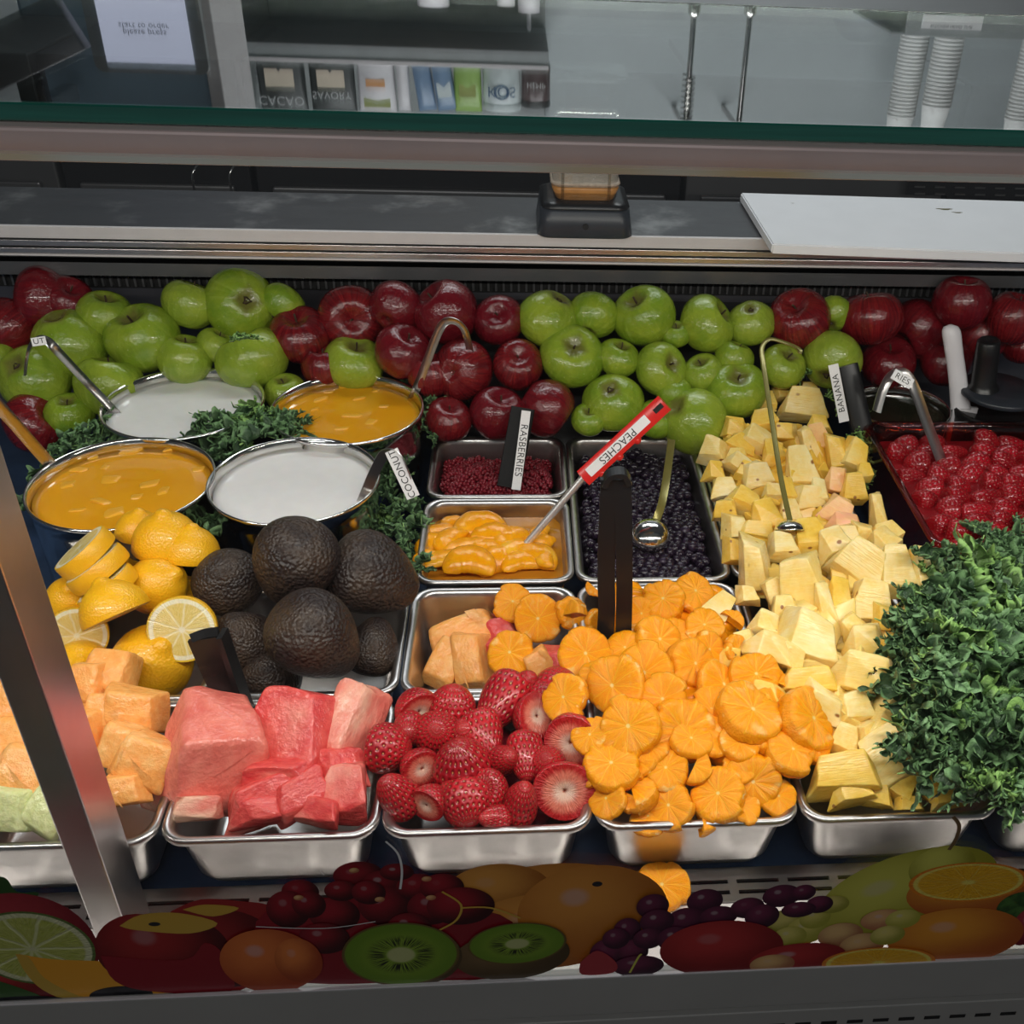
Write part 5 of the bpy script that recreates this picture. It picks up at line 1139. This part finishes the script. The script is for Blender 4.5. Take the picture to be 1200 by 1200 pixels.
cab(.62, 1.15, 'appliance_grey', 'grey unit behind the worktop, behind the cutting board')
cab(1.15, 2.2, 'appliance_black', 'black unit behind the worktop at right with louvres')
lt = thing('vent_grille', 'black louvred vent behind the cutting board, right', 'vent', (1.0, 1.40, .02)); lp_ = Vector((1.0, 1.40, .02))
g0, g1 = aty(1066, 206, 1.405), aty(1240, 232, 1.405)
box('vent_back', Vector((g0.x, 1.404, g1.z)) - lp_, Vector((g1.x, 1.409, g0.z + .01)) - lp_, 'appliance_black', lt)
for k in range(3):
    for j in range(9):
        q = aty(1072 + 23.5 * j, 211 + 8 * k + .4 * j, 1.40)
        box('louver', q - lp_ + Vector((0, 0, -.0015)), q - lp_ + Vector((.021, .003, .0015)), 'steel', lt)
# two steel loops
for px in (229, 272):
    p_ = aty(px, 219, 1.40)
    t = thing('steel_hook', ('left' if px < 250 else 'right') + ' one of two small steel hooks behind the worktop', 'hook', p_)
    swept('loop', [Vector((0, 0, -.02)), Vector((0, -.01, .0)), Vector((.004, -.012, .03)), Vector((.02, .01, .05))], circ(.0022, 8), 'steel_shiny', t, None, 6, True)

# ---------------------------------------------------------------- back wall shelf, its goods and hanging tools (seen mirrored in the top glass)
YS = 2.75
def mp(px, py, y=YS): return mir(px, py, y)
pL, pR = mp(285, 68), mp(643, 71); zs = pL.z; TH = mp(643, 54).z
sh = thing('wall_shelf', 'grey wall shelf with bags and jars of smoothie powders', 'shelf', ((pL.x + pR.x) / 2, YS + .15, zs)); SHL = Vector(((pL.x + pR.x) / 2, YS + .15, zs))
box('shelf_board', Vector((pL.x, YS, zs - .045)) - SHL, Vector((pR.x, YS + .44, zs)) - SHL, 'shelf_grey', sh, .002)
box('shelf_lip', Vector((pL.x, YS - .006, zs - .006)) - SHL, Vector((pR.x, YS - .001, zs + .006)) - SHL, 'white_metal', sh, .001)
box('side_panel', Vector((pL.x - .02, YS, .2)) - SHL, Vector((pL.x - .002, YS + .44, 1.7)) - SHL, 'shelf_grey', sh, .002)
box('shelf_board', Vector((pL.x, YS, .62)) - SHL, Vector((pR.x, YS + .44, .65)) - SHL, 'shelf_grey', sh, .002)
box('back_board', Vector((pL.x, YS + .42, .2)) - SHL, Vector((pR.x, YS + .44, 1.7)) - SHL, 'shelf_grey', sh, .002)
plain('bag_dark', (.05, .055, .055), .4); plain('bag_white', (.62, .60, .62), .4); plain('bag_blue', (.16, .24, .36), .3); plain('bag_green', (.26, .40, .10), .35); plain('tub_white', (.62, .68, .68), .4); plain('jar_dark', (.10, .07, .07), .3)
plain('print_cream', (.70, .60, .48), .5); plain('print_navy', (.04, .09, .18), .5); plain('print_orange', (.65, .30, .10), .5); plain('print_olive', (.30, .33, .10), .5); plain('print_silver', (.6, .62, .62), .4)
def bag(px0, px1, pyb, mat, label, name='pouch', th=.07, y=YS + .03, tilt=0):
    a_ = mp(px0, 71, y); b_ = mp(px1, 71, y); top = mp((px0 + px1) / 2, pyb, y).z; W_ = b_.x - a_.x; H_ = top - zs
    t = thing(name, label, 'food pouch', ((a_.x + b_.x) / 2, y + th / 2, zs + .0005), Matrix.Rotation(tilt, 3, 'Y')); vs, fs = [], []
    rowsn = 8; n = 12
    for i in range(rowsn + 1):
        k = i / rowsn; d = th / 2 * (1 - k ** 2.2) * .98 + .002
        for j in range(n): an = 2 * PI * j / n; vs.append((W_ / 2 * math.copysign(abs(math.cos(an)) ** .35, math.cos(an)), d * math.sin(an), H_ * k))
    for i in range(rowsn):
        for j in range(n): q = (j + 1) % n; fs.append((i * n + j, i * n + q, (i + 1) * n + q, (i + 1) * n + j))
    fs.append(tuple(range(n))); fs.append(tuple(range(rowsn * n, (rowsn + 1) * n))); ob('body', mk('body', vs, fs, mat), t)
    return t, W_, H_, th
FR = Matrix(((1, 0, 0), (0, 0, -1), (0, 1, 0))).to_4x4()   # text plane facing the front (-Y), reading upright
def stick(t, z, W_, H_, th, mat, x=0, name='print'):
    k = th * .5 * .97 * (1 - (z / max(.01, stick.H)) ** 2.2) + .003
    return box(name, Vector((x - W_ / 2, -k - .001, z - H_ / 2)), Vector((x + W_ / 2, -k, z + H_ / 2)), mat, t), k
def lett(t, s, z, size, mat='print_silver', x=0, off=.04): 
    text('lettering', s, size, mat, t, Matrix.Translation((x, -off, z)) @ FR)
t, W_, H_, th = bag(296, 353, 136, 'bag_dark', 'dark stand-up pouch with pale fruit picture on the shelf, leftmost')
stick.H = H_; stick(t, H_ * .34, W_ * .6, H_ * .3, th, 'print_cream'); lett(t, 'CACAO', H_ * .72, W_ * .26, off=.038)
t, W_, H_, th = bag(358, 412, 136, 'bag_dark', 'dark stand-up pouch second from left on the shelf')
stick.H = H_; stick(t, H_ * .34, W_ * .6, H_ * .3, th, 'print_cream'); lett(t, 'SAVORY', H_ * .62, W_ * .22, off=.038)
t, W_, H_, th = bag(415, 460, 133, 'bag_white', 'white pouch with an orange bowl picture on the shelf')
stick.H = H_; stick(t, H_ * .42, W_ * .5, H_ * .14, th, 'print_orange'); stick(t, H_ * .8, W_ * .7, H_ * .2, th, 'print_olive')
bag(462, 477, 132, 'bag_white', 'narrow white pouch beside the one with the bowl picture')
bag(480, 502, 132, 'bag_blue', 'blue pouch leaning on the shelf, left of two', tilt=.12)
t, W_, H_, th = bag(503, 527, 132, 'bag_blue', 'blue pouch with a white label, right of two', tilt=.12); stick.H = H_; stick(t, H_ * .55, W_ * .7, H_ * .3, th, 'tub_white')
t, W_, H_, th = bag(530, 563, 133, 'bag_green', 'bright green pouch on the shelf beside the white tub'); stick.H = H_; stick(t, H_ * .55, W_ * .6, H_ * .25, th, 'print_olive')
def can(px0, px1, pyb, mat, label, lidmat, name='tub', y=YS + .02, z0=None, flip=False):
    a_ = mp(px0, 71, y + .05); b_ = mp(px1, 71, y + .05); H_ = mp((px0 + px1) / 2, pyb, y).z - zs; r_ = (b_.x - a_.x) / 2
    t = thing(name, label, 'container', ((a_.x + b_.x) / 2, y + .06, zs + .0005))
    ob('body', lathe_mesh('body', [(.0001, 0), (r_ * .95, 0), (r_, .004), (r_, H_ * .82), (r_ * .96, H_ * .84)], mat, 32), t)
    ob('lid', lathe_mesh('lid', [(r_ * 1.0, H_ * .84), (r_ * 1.02, H_ * .86), (r_ * 1.02, H_ * .98), (r_ * .98, H_), (.0001, H_)], lidmat, 32), t)
    return t, r_, H_
t, r_, H_ = can(565, 610, 132, 'tub_white', 'white tub lettered in blue on the wall shelf', 'tub_white'); lett(t, 'KOS', H_ * .55, r_ * .75, 'print_navy', off=r_ + .001)
lett(t, 'O', H_ * .55, r_ * 1.1, 'print_navy', off=r_ + .0005)
t, r_, H_ = can(611, 645, 129, 'jar_dark', 'small dark jar at the right end of the wall shelf', 'bag_dark', 'jar'); lett(t, 'HEMP', H_ * .45, r_ * .5, off=r_ + .001)
# pump bottle and small bottles on the lower shelf
for (px, w_, mat, lab, hh) in ((620,34,'jar_dark','dark pump bottle with white pump on the lower wall shelf',.0),(593,28,'tub_white','white bottle on the lower wall shelf',0),(508,50,'print_orange','orange tub on the lower wall shelf',0)):
    p_ = mp(px, 30, YS + .05); r_ = w_ / 2 / CF * 3.3; top = mp(px, 24 if px > 600 else 16, YS).z; base = .6505; H_ = top - base - .03
    t = thing('pump_bottle' if px == 620 else 'bottle', lab, 'bottle', (p_.x, YS + .09, base))
    ob('body', lathe_mesh('body', [(.0001, 0), (r_ * .95, 0), (r_, .01), (r_, H_ * .8), (r_ * .8, H_ * .9), (r_ * .4, H_), (.0001, H_)], mat, 24), t)
    ob('cap', lathe_mesh('cap', [(r_ * .7, H_ * .9), (r_ * .7, H_ + .02), (.0001, H_ + .022)], 'white_plastic', 24), t)
    if px == 620: swept('pump', [Vector((0, 0, H_ + .02)), Vector((0, 0, H_ + .06)), Vector((0, -.02, H_ + .065)), Vector((0, -.045, H_ + .055))], circ(.006, 8), 'white_plastic', t, None, 4, True)
# hanging whisk and rod
for (px0, px1, lab, spring) in ((801, 803, 'hanging steel mixing rod with a coiled end on the back wall', 1), (877, 865, 'hanging plain steel rod on the back wall', 0)):
    b_ = mp(px0, 10, 2.9); tp = mp(px1, 150, 2.9); t = thing('hanging_rod', lab, 'rod', tp); L = (tp.z - b_.z) * 1.25
    swept('rod', [Vector((0, 0, 0)), Vector((0, 0, -L))], circ(.010, 10), 'steel_shiny', t, None, 2, True)
    ob('collar', lathe_mesh('collar', [(.012, 0), (.02, .004), (.02, .04), (.012, .05)], 'steel_shiny', 16), t, Vector((0, 0, -L * .86)))
    swept('wall_bracket', [Vector((0, 0, 0)), Vector((0, .3, .0))], circ(.008, 8), 'steel', t, None, 2, True)
    if spring:
        pts = [Vector((.019 * math.cos(a_ * .9), .019 * math.sin(a_ * .9), -.02 - a_ * L * .33 / 60)) for a_ in range(60)]; swept('coil', pts, circ(.004, 6), 'steel_shiny', t, None, 1, True)
# upside-down paper cups in stacks on a shelf with a printed sign
vs_ = [(.0001, .112), (.030, .112), (.031, .110), (.0445, .004), (.047, .003), (.0475, 0), (.047, -.003), (.0445, -.002), (.0435, .001), (.030, .108), (.0001, .109)]
CUP = lathe_mesh('paper_cup', [(max(r, .0001) , z) for r, z in vs_], 'paper_cup', 24)
s0 = mp(1083, 30, 2.8); cz0 = mp(1100, 40, 2.8).z
sx0 = mp(1062, 38, 2.8).x
t = thing('cup_shelf', 'steel wall shelf with printed sign under the paper cups', 'shelf', (sx0 + .5, 2.9, cz0)); L = Vector((sx0 + .5, 2.9, cz0))
box('board', Vector((sx0 - .06, 2.76, cz0 - .008)) - L, Vector((sx0 + 1.1, 3.19, cz0)) - L, 'shelf_grey', t, .002)
zl = mp(1110, 14, 2.75).z
box('front_panel', Vector((sx0 - .02, 2.745, zl)) - L, Vector((sx0 + 1.1, 2.76, cz0)) - L, 'shelf_grey', t, .002)
q0, q1 = mp(1083, 16, 2.74), mp(1150, 36, 2.74)
box('sign', Vector((q0.x, 2.742, q0.z + .002)) - L, Vector((q1.x, 2.7445, q1.z)) - L, 'label_white', t)
sg = text('lettering', 'KITCHEN HAND SINK', .0135, 'ink', t, Matrix.Translation(Vector(((q0.x + q1.x) / 2, 2.7415, (q0.z + q1.z) / 2 + .012)) - L) @ FR, .95)
for (px, n_, lab, yy) in ((1064, 24, 'white paper cup in the left stack on the steel shelf', 2.98), (1104, 19, 'white paper cup in the middle stack on the steel shelf', 2.86), (1206, 22, 'white paper cup in the right stack on the steel shelf', 2.86)):
    X = mp(px, 90, yy).x
    for k in range(n_):
        o = ob('paper_cup', CUP, None, Vector((X, yy, cz0 + .005 + k * .0118))); tag(o, lab, 'cup', 'stacked white paper cups, ' + ('left' if px < 1080 else 'middle' if px < 1150 else 'right') + ' stack')
# order screen and a steel column (mirrored at the left)
YK = 1.9
a_, b_ = mp(126, 72, YK), mp(228, 72, YK); up = mp(170, -60, YK).z; bt = a_.z
t = thing('order_screen', 'upright tablet screen with white page in a thick grey frame', 'screen', ((a_.x + b_.x) / 2, YK, up)); L = Vector(((a_.x + b_.x) / 2, YK, up)); W_ = b_.x - a_.x
bm = bmesh.new(); lo = rrect(-W_ / 2 - .028, 0, W_ / 2 + .028, bt - up + .022, .02, 0); n = len(lo)
vs_ = [(x, 0, y) for x, y, _ in lo] + [(x, .03, y) for x, y, _ in lo]; fs_ = [tuple(range(n)), tuple(range(n, 2 * n))[::-1]] + [(i, (i + 1) % n, n + (i + 1) % n, n + i) for i in range(n)]
ob('bezel', mk('bezel', vs_, fs_, 'shelf_grey', False), t)
b = NB('screen_glow'); b.set(col=(.3, .32, .4), emit=(.60, .64, .82), es=.85, rough=.3); MAT['screen_glow'] = b.m
box('screen_page', Vector((-W_ / 2, -.004, .03)), Vector((W_ / 2, -.001, bt - up)), 'screen_glow', t)
sz = mp(170, 34, YK).z - up
for k, s_ in enumerate(('please press', 'start to order')): text('lettering', s_, W_ * .095, 'ink', t, Matrix.Translation((0, -.006, sz + .006 - k * .013)) @ FR)
plain('kiosk_blue', (.30, .42, .52), .4, 0, .03, 3)
k0, k1 = mp(60, 130, YK + .1), mp(258, 130, YK + .1)
t = thing('order_kiosk', 'blue-grey order kiosk panel behind the screen', 'kiosk', ((k0.x + k1.x) / 2, YK + .2, -.9)); L = Vector(((k0.x + k1.x) / 2, YK + .2, -.9))
box('cabinet', Vector((k0.x, YK + .05, -.9)) - L, Vector((k1.x, YK + .3, 1.3)) - L, 'kiosk_blue', t, .01)
box('steel_trim', Vector((k1.x + .004, YK + .02, -.9)) - L, Vector((k1.x + .035, YK + .3, 1.5)) - L, 'white_metal', t, .003)
t = thing('dark_monitor', 'dark slanted monitor left of the order screen', 'monitor', mp(40, 60, 1.7)); 
bm = bmesh.new(); box_bm(bm, (-.22, -.02, -.07), (.10, .02, .035), .004); m_ = ob('panel', bm_mesh('panel', bm, 'appliance_grey', True), t, Vector(), Matrix.Rotation(.42, 3, 'Y'))
bm = bmesh.new(); box_bm(bm, (-.05, .0, .0), (.0, .03, .12), .003); ob('neck', bm_mesh('neck', bm, 'appliance_black', True), t)
box('arm', (-.04, .02, .10), (-.01, .20, .13), 'steel_shiny', t)

# blue bowl on the rear unit, seen past the back edge of the top glass
p_ = atz(960, 4, .345); t = thing('mixing_bowl', 'blue mixing bowl on the unit behind the case', 'bowl', (min(p_.x, 1.3), min(p_.y, 1.9), .322))
ob('shell', lathe_mesh('shell', [(.0001, 0), (.03, 0), (.05, .015), (.065, .04), (.067, .05), (.064, .05), (.06, .04), (.045, .018), (.0001, .006)], 'bag_blue', 32), t)

# ---------------------------------------------------------------- printed fruit decals on the outside of the front glass
DY = GY - .0026
def dm(name, c1, c2, x=0.3, rough=.35, ndir=(1, 1, 1), sc_=1.5, ball=True):
    """a printed fruit picture: the printed tones run from the dark to the light ink colour"""
    b = NB(name); o = b.obj(); X, Y, Z = b.xyz(o)[:3]; rn = b.rnd(); n = b.noise(b.vscale(o, ndir), sc_, 3)
    if ball:
        dx = b.M('ADD', X, .25); dy = b.M('SUBTRACT', Y, .35); rr = b.M('SQRT', b.M('ADD', b.M('MULTIPLY', dx, dx), b.M('MULTIPLY', dy, dy)))
        c = b.mix(b.ss(b.M('ADD', rr, b.M('MULTIPLY', n, .35)), .35, 1.45), c2, tuple(q * .55 for q in c1))
        c = b.mix(b.M('MULTIPLY', b.ss(rr, .24, .10), b.M('MULTIPLY', rn, .6)), c, (.6, .5, .5))
        c = b.mix(b.M('MULTIPLY', rn, .35), c, c1)
    else: c = b.mix(b.ss(n, .3, .7), c1, c2)
    b.set(col=c, rough=rough); MAT[name] = b.m
dm('print_apple', (.10, .004, .008), (.35, .02, .02)); dm('print_peach', (.55, .08, .02), (.75, .22, .05)); dm('print_cherry', (.06, .004, .008), (.30, .01, .02)); dm('print_grape', (.05, .008, .03), (.16, .02, .06))
dm('print_grapefruit', (.60, .18, .02), (.72, .32, .06)); dm('print_mango', (.32, .01, .015), (.45, .03, .03)); dm('print_pear', (.45, .42, .03), (.60, .58, .10)); dm('print_yellowgrape', (.52, .50, .06), (.65, .55, .15))
dm('print_blush', (.60, .22, .10), (.70, .45, .18)); dm('print_orangeskin', (.65, .14, .02), (.78, .34, .03)); dm('print_leaf', (.01, .04, .01), (.06, .16, .03), ball=False); dm('print_orange_flesh', (.75, .30, .01), (.85, .42, .05), ball=False)
dm('print_black', (.005, .005, .008), (.03, .03, .035), ball=False); dm('print_yellow', (.55, .30, .03), (.6, .42, .08), ball=False); dm('print_kiwiskin', (.10, .06, .02), (.2, .12, .05)); dm('print_redberry', (.25, .01, .02), (.40, .04, .05), sc_=9); dm('print_edge', (.7, .7, .68), (.75, .75, .72), ball=False)
radial('print_lime', 10, (.38, .42, .06), (.50, .52, .14), (.62, .64, .30), (.10, .16, .03), (.62, .62, .36), .84, .95, .05, sss=0, wet=.4)
radial('print_orangecut', 12, (.75, .36, .005), (.85, .48, .02), (.80, .52, .08), (.75, .22, .01), (.82, .66, .12), .85, .93, .12, sss=0, wet=.4, mw=.02)
def kiwi():
    b = NB('print_kiwi'); o = b.obj(); X, Y, Z = b.xyz(o)[:3]; rad = b.M('SQRT', b.M('ADD', b.M('MULTIPLY', X, X), b.M('MULTIPLY', Y, Y))); ang = b.M('ARCTAN2', Y, X)
    sp = b.noise(b.comb(b.M('MULTIPLY', ang, 9.0), b.M('MULTIPLY', rad, .8), 0.0), 2.2, 2); s_ = b.M('MULTIPLY', b.ss(rad, .22, .34), b.ss(b.M('ADD', rad, b.M('MULTIPLY', sp, .5)), .92, .72)); s_ = b.M('MULTIPLY', s_, b.ss(sp, .44, .56))
    c = b.mix(b.ss(rad, .3, .9), (.22, .34, .03), (.13, .24, .015)); c = b.mix(s_, c, (.008, .012, .004)); c = b.mix(b.ss(rad, .27, .2), c, (.45, .48, .20)); c = b.mix(b.ss(rad, .93, .97), c, (.12, .08, .02))
    b.set(col=c, rough=.35); MAT['print_kiwi'] = b.m
kiwi()
LAY = [0]
def dec(par, px, py, rw, rh, mat, ang=0, name='fruit_print', shape=None, edge=False):
    """flat print: ellipse of rw x rh photo pixels (half axes) on the pane"""
    LAY[0] += 1; y = DY - .00004 * LAY[0]
    c = aty(px, py, y); sx = (aty(px + 10, py, y) - aty(px - 10, py, y)).length / 20; sz = (aty(px, py - 10, y) - aty(px, py + 10, y)).length / 20
    n = 40; vs = [(0, 0, 0)]; a0 = math.radians(ang)
    for i in range(n):
        th = 2 * PI * i / n; k = shape(th) if shape else 1; vs.append((k * math.cos(th), k * math.sin(th), 0))
    fs = [(0, 1 + i, 1 + (i + 1) % n) for i in range(n)]
    key = (mat, shape.__name__ if shape else '')
    if key not in dec.c: dec.c[key] = mk(name, vs, fs, mat, False)
    M_ = FR @ Matrix.Rotation(a0, 4, 'Z') @ Matrix.Diagonal((rw * sx, rh * sz, 1, 1)); M_.translation = c - par.location
    o = bpy.data.objects.new(name, dec.c[key]); COL.objects.link(o); o.parent = par; o.matrix_basis = M_; return o
dec.c = {}
def line(par, pts, wd, mat, name='stem_print'):
    LAY[0] += 1; y = DY - .00004 * LAY[0]; P3 = [aty(px, py, y) - par.location for px, py in pts]; path = smooth_path(P3, 5); vs, fs = [], []
    for i, p_ in enumerate(path):
        t_ = (path[min(i + 1, len(path) - 1)] - path[max(i - 1, 0)]).normalized(); s_ = Vector((t_.z, 0, -t_.x)) * wd / 2; vs += [p_ + s_, p_ - s_]
    for i in range(len(path) - 1): fs.append((2 * i, 2 * i + 1, 2 * i + 3, 2 * i + 2))
    return ob(name, mk(name, vs, fs, mat, False), par)
def poly(par, pts, mat, name='fruit_print'):
    LAY[0] += 1; y = DY - .00004 * LAY[0]; P3 = [aty(px, py, y) - par.location for px, py in pts]
    q = smooth_path(P3 + [P3[0]], 4)[:-1]; return ob(name, mk(name, q, [tuple(range(len(q)))], mat, False), par)
def sticker(label, px, py): return thing('fruit_decal', label, 'window sticker', aty(px, py, DY))
def applesh(th): return 1 - .10 * math.exp(-((th - PI / 2) / .35) ** 2) + .05 * math.cos(2 * th)
# left sticker: berry, lime, orange wedge
s = sticker('fruit window sticker with lime half and orange wedge, lower left', 100, 1150)
poly(s, [(-20,1030),(5,1028),(20,1045),(45,1046),(30,1060),(-20,1062)], 'print_leaf', 'leaf_print')
dec(s, 28, 1112, 88, 62, 'print_redberry', -14); dec(s, -10, 1150, 62, 50, 'print_mango', -10); dec(s, 38, 1112, 74, 42, 'print_lime', 4); 
poly(s, [(22,1118),(60,1124),(110,1126),(160,1128),(205,1134),(226,1132),(228,1146),(215,1162),(180,1168),(130,1170),(85,1172),(55,1158),(35,1140)], 'print_orange_flesh', 'wedge_print')
poly(s, [(18,1118),(34,1122),(52,1146),(90,1166),(120,1172),(85,1174),(50,1160),(30,1140)], 'print_yellow', 'rind_print')
poly(s, [(200,1134),(228,1132),(229,1146),(214,1162),(192,1166),(202,1150)], 'print_blush', 'rind_print')
poly(s, [(-20,1148),(0,1150),(50,1168),(48,1175),(-20,1170)], 'print_leaf', 'leaf_print'); dec(s, 142, 1166, 38, 10, 'print_black', 3, 'berry_print'); dec(s, 20, 1176, 60, 8, 'print_black', 2)
# middle sticker
s = sticker('large fruit window sticker with apple, cherries, grapefruit and kiwi halves', 390, 1090)
dec(s, 655, 1070, 124, 56, 'print_grapefruit', 0, shape=None); dec(s, 585, 1045, 62, 32, 'print_grapefruit', 0)
dec(s, 640, 1092, 100, 44, 'print_grapefruit', 0); dec(s, 695, 1070, 88, 54, 'print_grapefruit', 0); dec(s, 700, 1036, 6, 3, 'print_black', 0, 'navel_print')
poly(s, [(200,1068),(235,1054),(280,1056),(320,1064),(330,1100),(300,1150),(260,1160),(200,1120)], 'print_apple'); dec(s, 250, 1112, 78, 50, 'print_apple', 0, shape=applesh); dec(s, 192, 1116, 76, 50, 'print_apple', -3, shape=applesh)
poly(s, [(140,1085),(165,1072),(210,1070),(255,1082),(222,1094),(160,1090)], 'print_yellow', 'dimple_print'); dec(s, 181, 1083, 7, 2.4, 'print_black', 0, 'dimple_print')
poly(s, [(214,1066),(240,1060),(280,1064),(250,1074)], 'print_yellow', 'dimple_print')
poly(s, [(118,1120),(135,1150),(180,1162),(270,1163),(262,1120),(240,1105),(215,1125)], 'print_cherry', 'shade_print')
poly(s, [(300,1080),(330,1060),(420,1050),(520,1060),(600,1080),(610,1140),(480,1150),(360,1152),(300,1130)], 'print_cherry', 'leaf_print')
for (px, py, rw, rh, a) in ((352,1045,22,14,0),(420,1026,30,16,8),(338,1066,26,22,-6),(392,1072,30,20,0),(362,1060,20,16,0),(450,1036,26,16,6),(452,1062,32,24,6),(490,1040,26,16,0),(505,1064,28,20,-4),(518,1040,26,16,0),(465,1022,20,10,0),(540,1062,40,22,0),(400,1044,20,12,0),(480,1086,26,16,0),(380,1100,30,18,0),(432,1046,20,14,0)):
    dec(s, px, py, rw, rh, 'print_cherry', a, 'cherry_print')
for (px, py) in ((445,1054),(505,1052),(350,1052),(415,1020),(500,1030)): dec(s, px, py, 6, 3, 'print_blush', 10, 'glint_print')
line(s, [(452,986),(466,1000),(471,1020),(469,1042)], .0016, 'print_edge'); line(s, [(518,1045),(540,1060),(535,1078),(515,1090)], .0018, 'print_yellow'); line(s, [(540,1064),(575,1064),(610,1076)], .0018, 'print_yellow'); line(s, [(300,1086),(380,1088),(440,1080)], .0008, 'print_edge'); line(s, [(375,1020),(380,1026)], .001, 'print_edge')
dec(s, 316, 1127, 58, 37, 'print_peach', 0); dec(s, 350, 1126, 28, 26, 'print_peach', 0)
dec(s, 600, 1120, 68, 28, 'print_kiwiskin', 6); dec(s, 606, 1106, 58, 24, 'print_kiwi', 5); dec(s, 478, 1122, 64, 36, 'print_kiwiskin', 0); dec(s, 470, 1119, 69, 37, 'print_kiwi', 0)
# right sticker
s = sticker('large fruit window sticker with grapes, mango, pear and cut orange', 950, 1080)
dec(s, 1062, 1046, 104, 44, 'print_pear', 27, 'pear_print'); dec(s, 1104, 1016, 38, 24, 'print_pear', 0, 'pear_print')
line(s, [(1112,996),(1120,984),(1124,968),(1117,957)], .003, 'print_kiwiskin')
dec(s, 1140, 1046, 76, 30, 'print_orangeskin', -2); dec(s, 1135, 1034, 69, 22, 'print_orangecut', -3); dec(s, 1195, 1062, 26, 16, 'print_leaf', 0, 'leaf_print'); dec(s, 1205, 1085, 20, 22, 'print_redberry', 0)
dec(s, 1120, 1098, 78, 32, 'print_orangeskin', -2)
for (px, py, rw, rh, m) in ((920,1080,22,14,'print_yellowgrape'),(945,1090,24,16,'print_yellowgrape'),(955,1076,18,12,'print_yellowgrape'),(985,1096,26,14,'print_blush'),(1010,1108,26,14,'print_blush'),(1035,1078,26,12,'print_blush'),(1058,1077,20,11,'print_yellowgrape'),(1040,1096,20,11,'print_yellowgrape'),(975,1060,20,10,'print_yellowgrape'),(925,1098,20,12,'print_yellowgrape')): dec(s, px, py, rw, rh, m, 0, 'grape_print')
for (px, py, rw, rh) in ((713,1118,22,18),(735,1090,16,14),(765,1062,19,14),(742,1115,18,14),(798,1056,21,0),(826,1056,21,14),(804,1080,24,16),(842,1074,22,12),(876,1064,20,12),(893,1074,20,14),(916,1050,22,13),(942,1046,14,9),(960,1060,16,10),(936,1066,20,9),(770,1080,20,14),(722,1100,16,12),(760,1100,18,12),(748,1132,30,12),(790,1100,20,14)):
    if rh: dec(s, px, py, rw, rh, 'print_grape', 0, 'grape_print')
poly(s, [(680,1128),(700,1114),(722,1128),(718,1140),(682,1142)], 'print_redberry'); line(s, [(738,1140),(748,1122),(752,1118)], .0018, 'print_pear')
dec(s, 846, 1112, 72, 32, 'print_mango', -4); dec(s, 935, 1124, 56, 18, 'print_mango', 4); dec(s, 905, 1130, 26, 11, 'print_blush', 0); dec(s, 1030, 1128, 66, 17, 'print_orangecut', -3)
# slice of real orange fallen on the grille behind the glass
c = atz(775, 1040, -.074); s_ = 34 * depth(c) / CF; tag(ob('orange_slice', OM[1], None, c, Matrix.Rotation(.15, 3, 'X'), (s_,) * 3), 'lone orange slice fallen on the metal grille under the pans', 'orange slice')
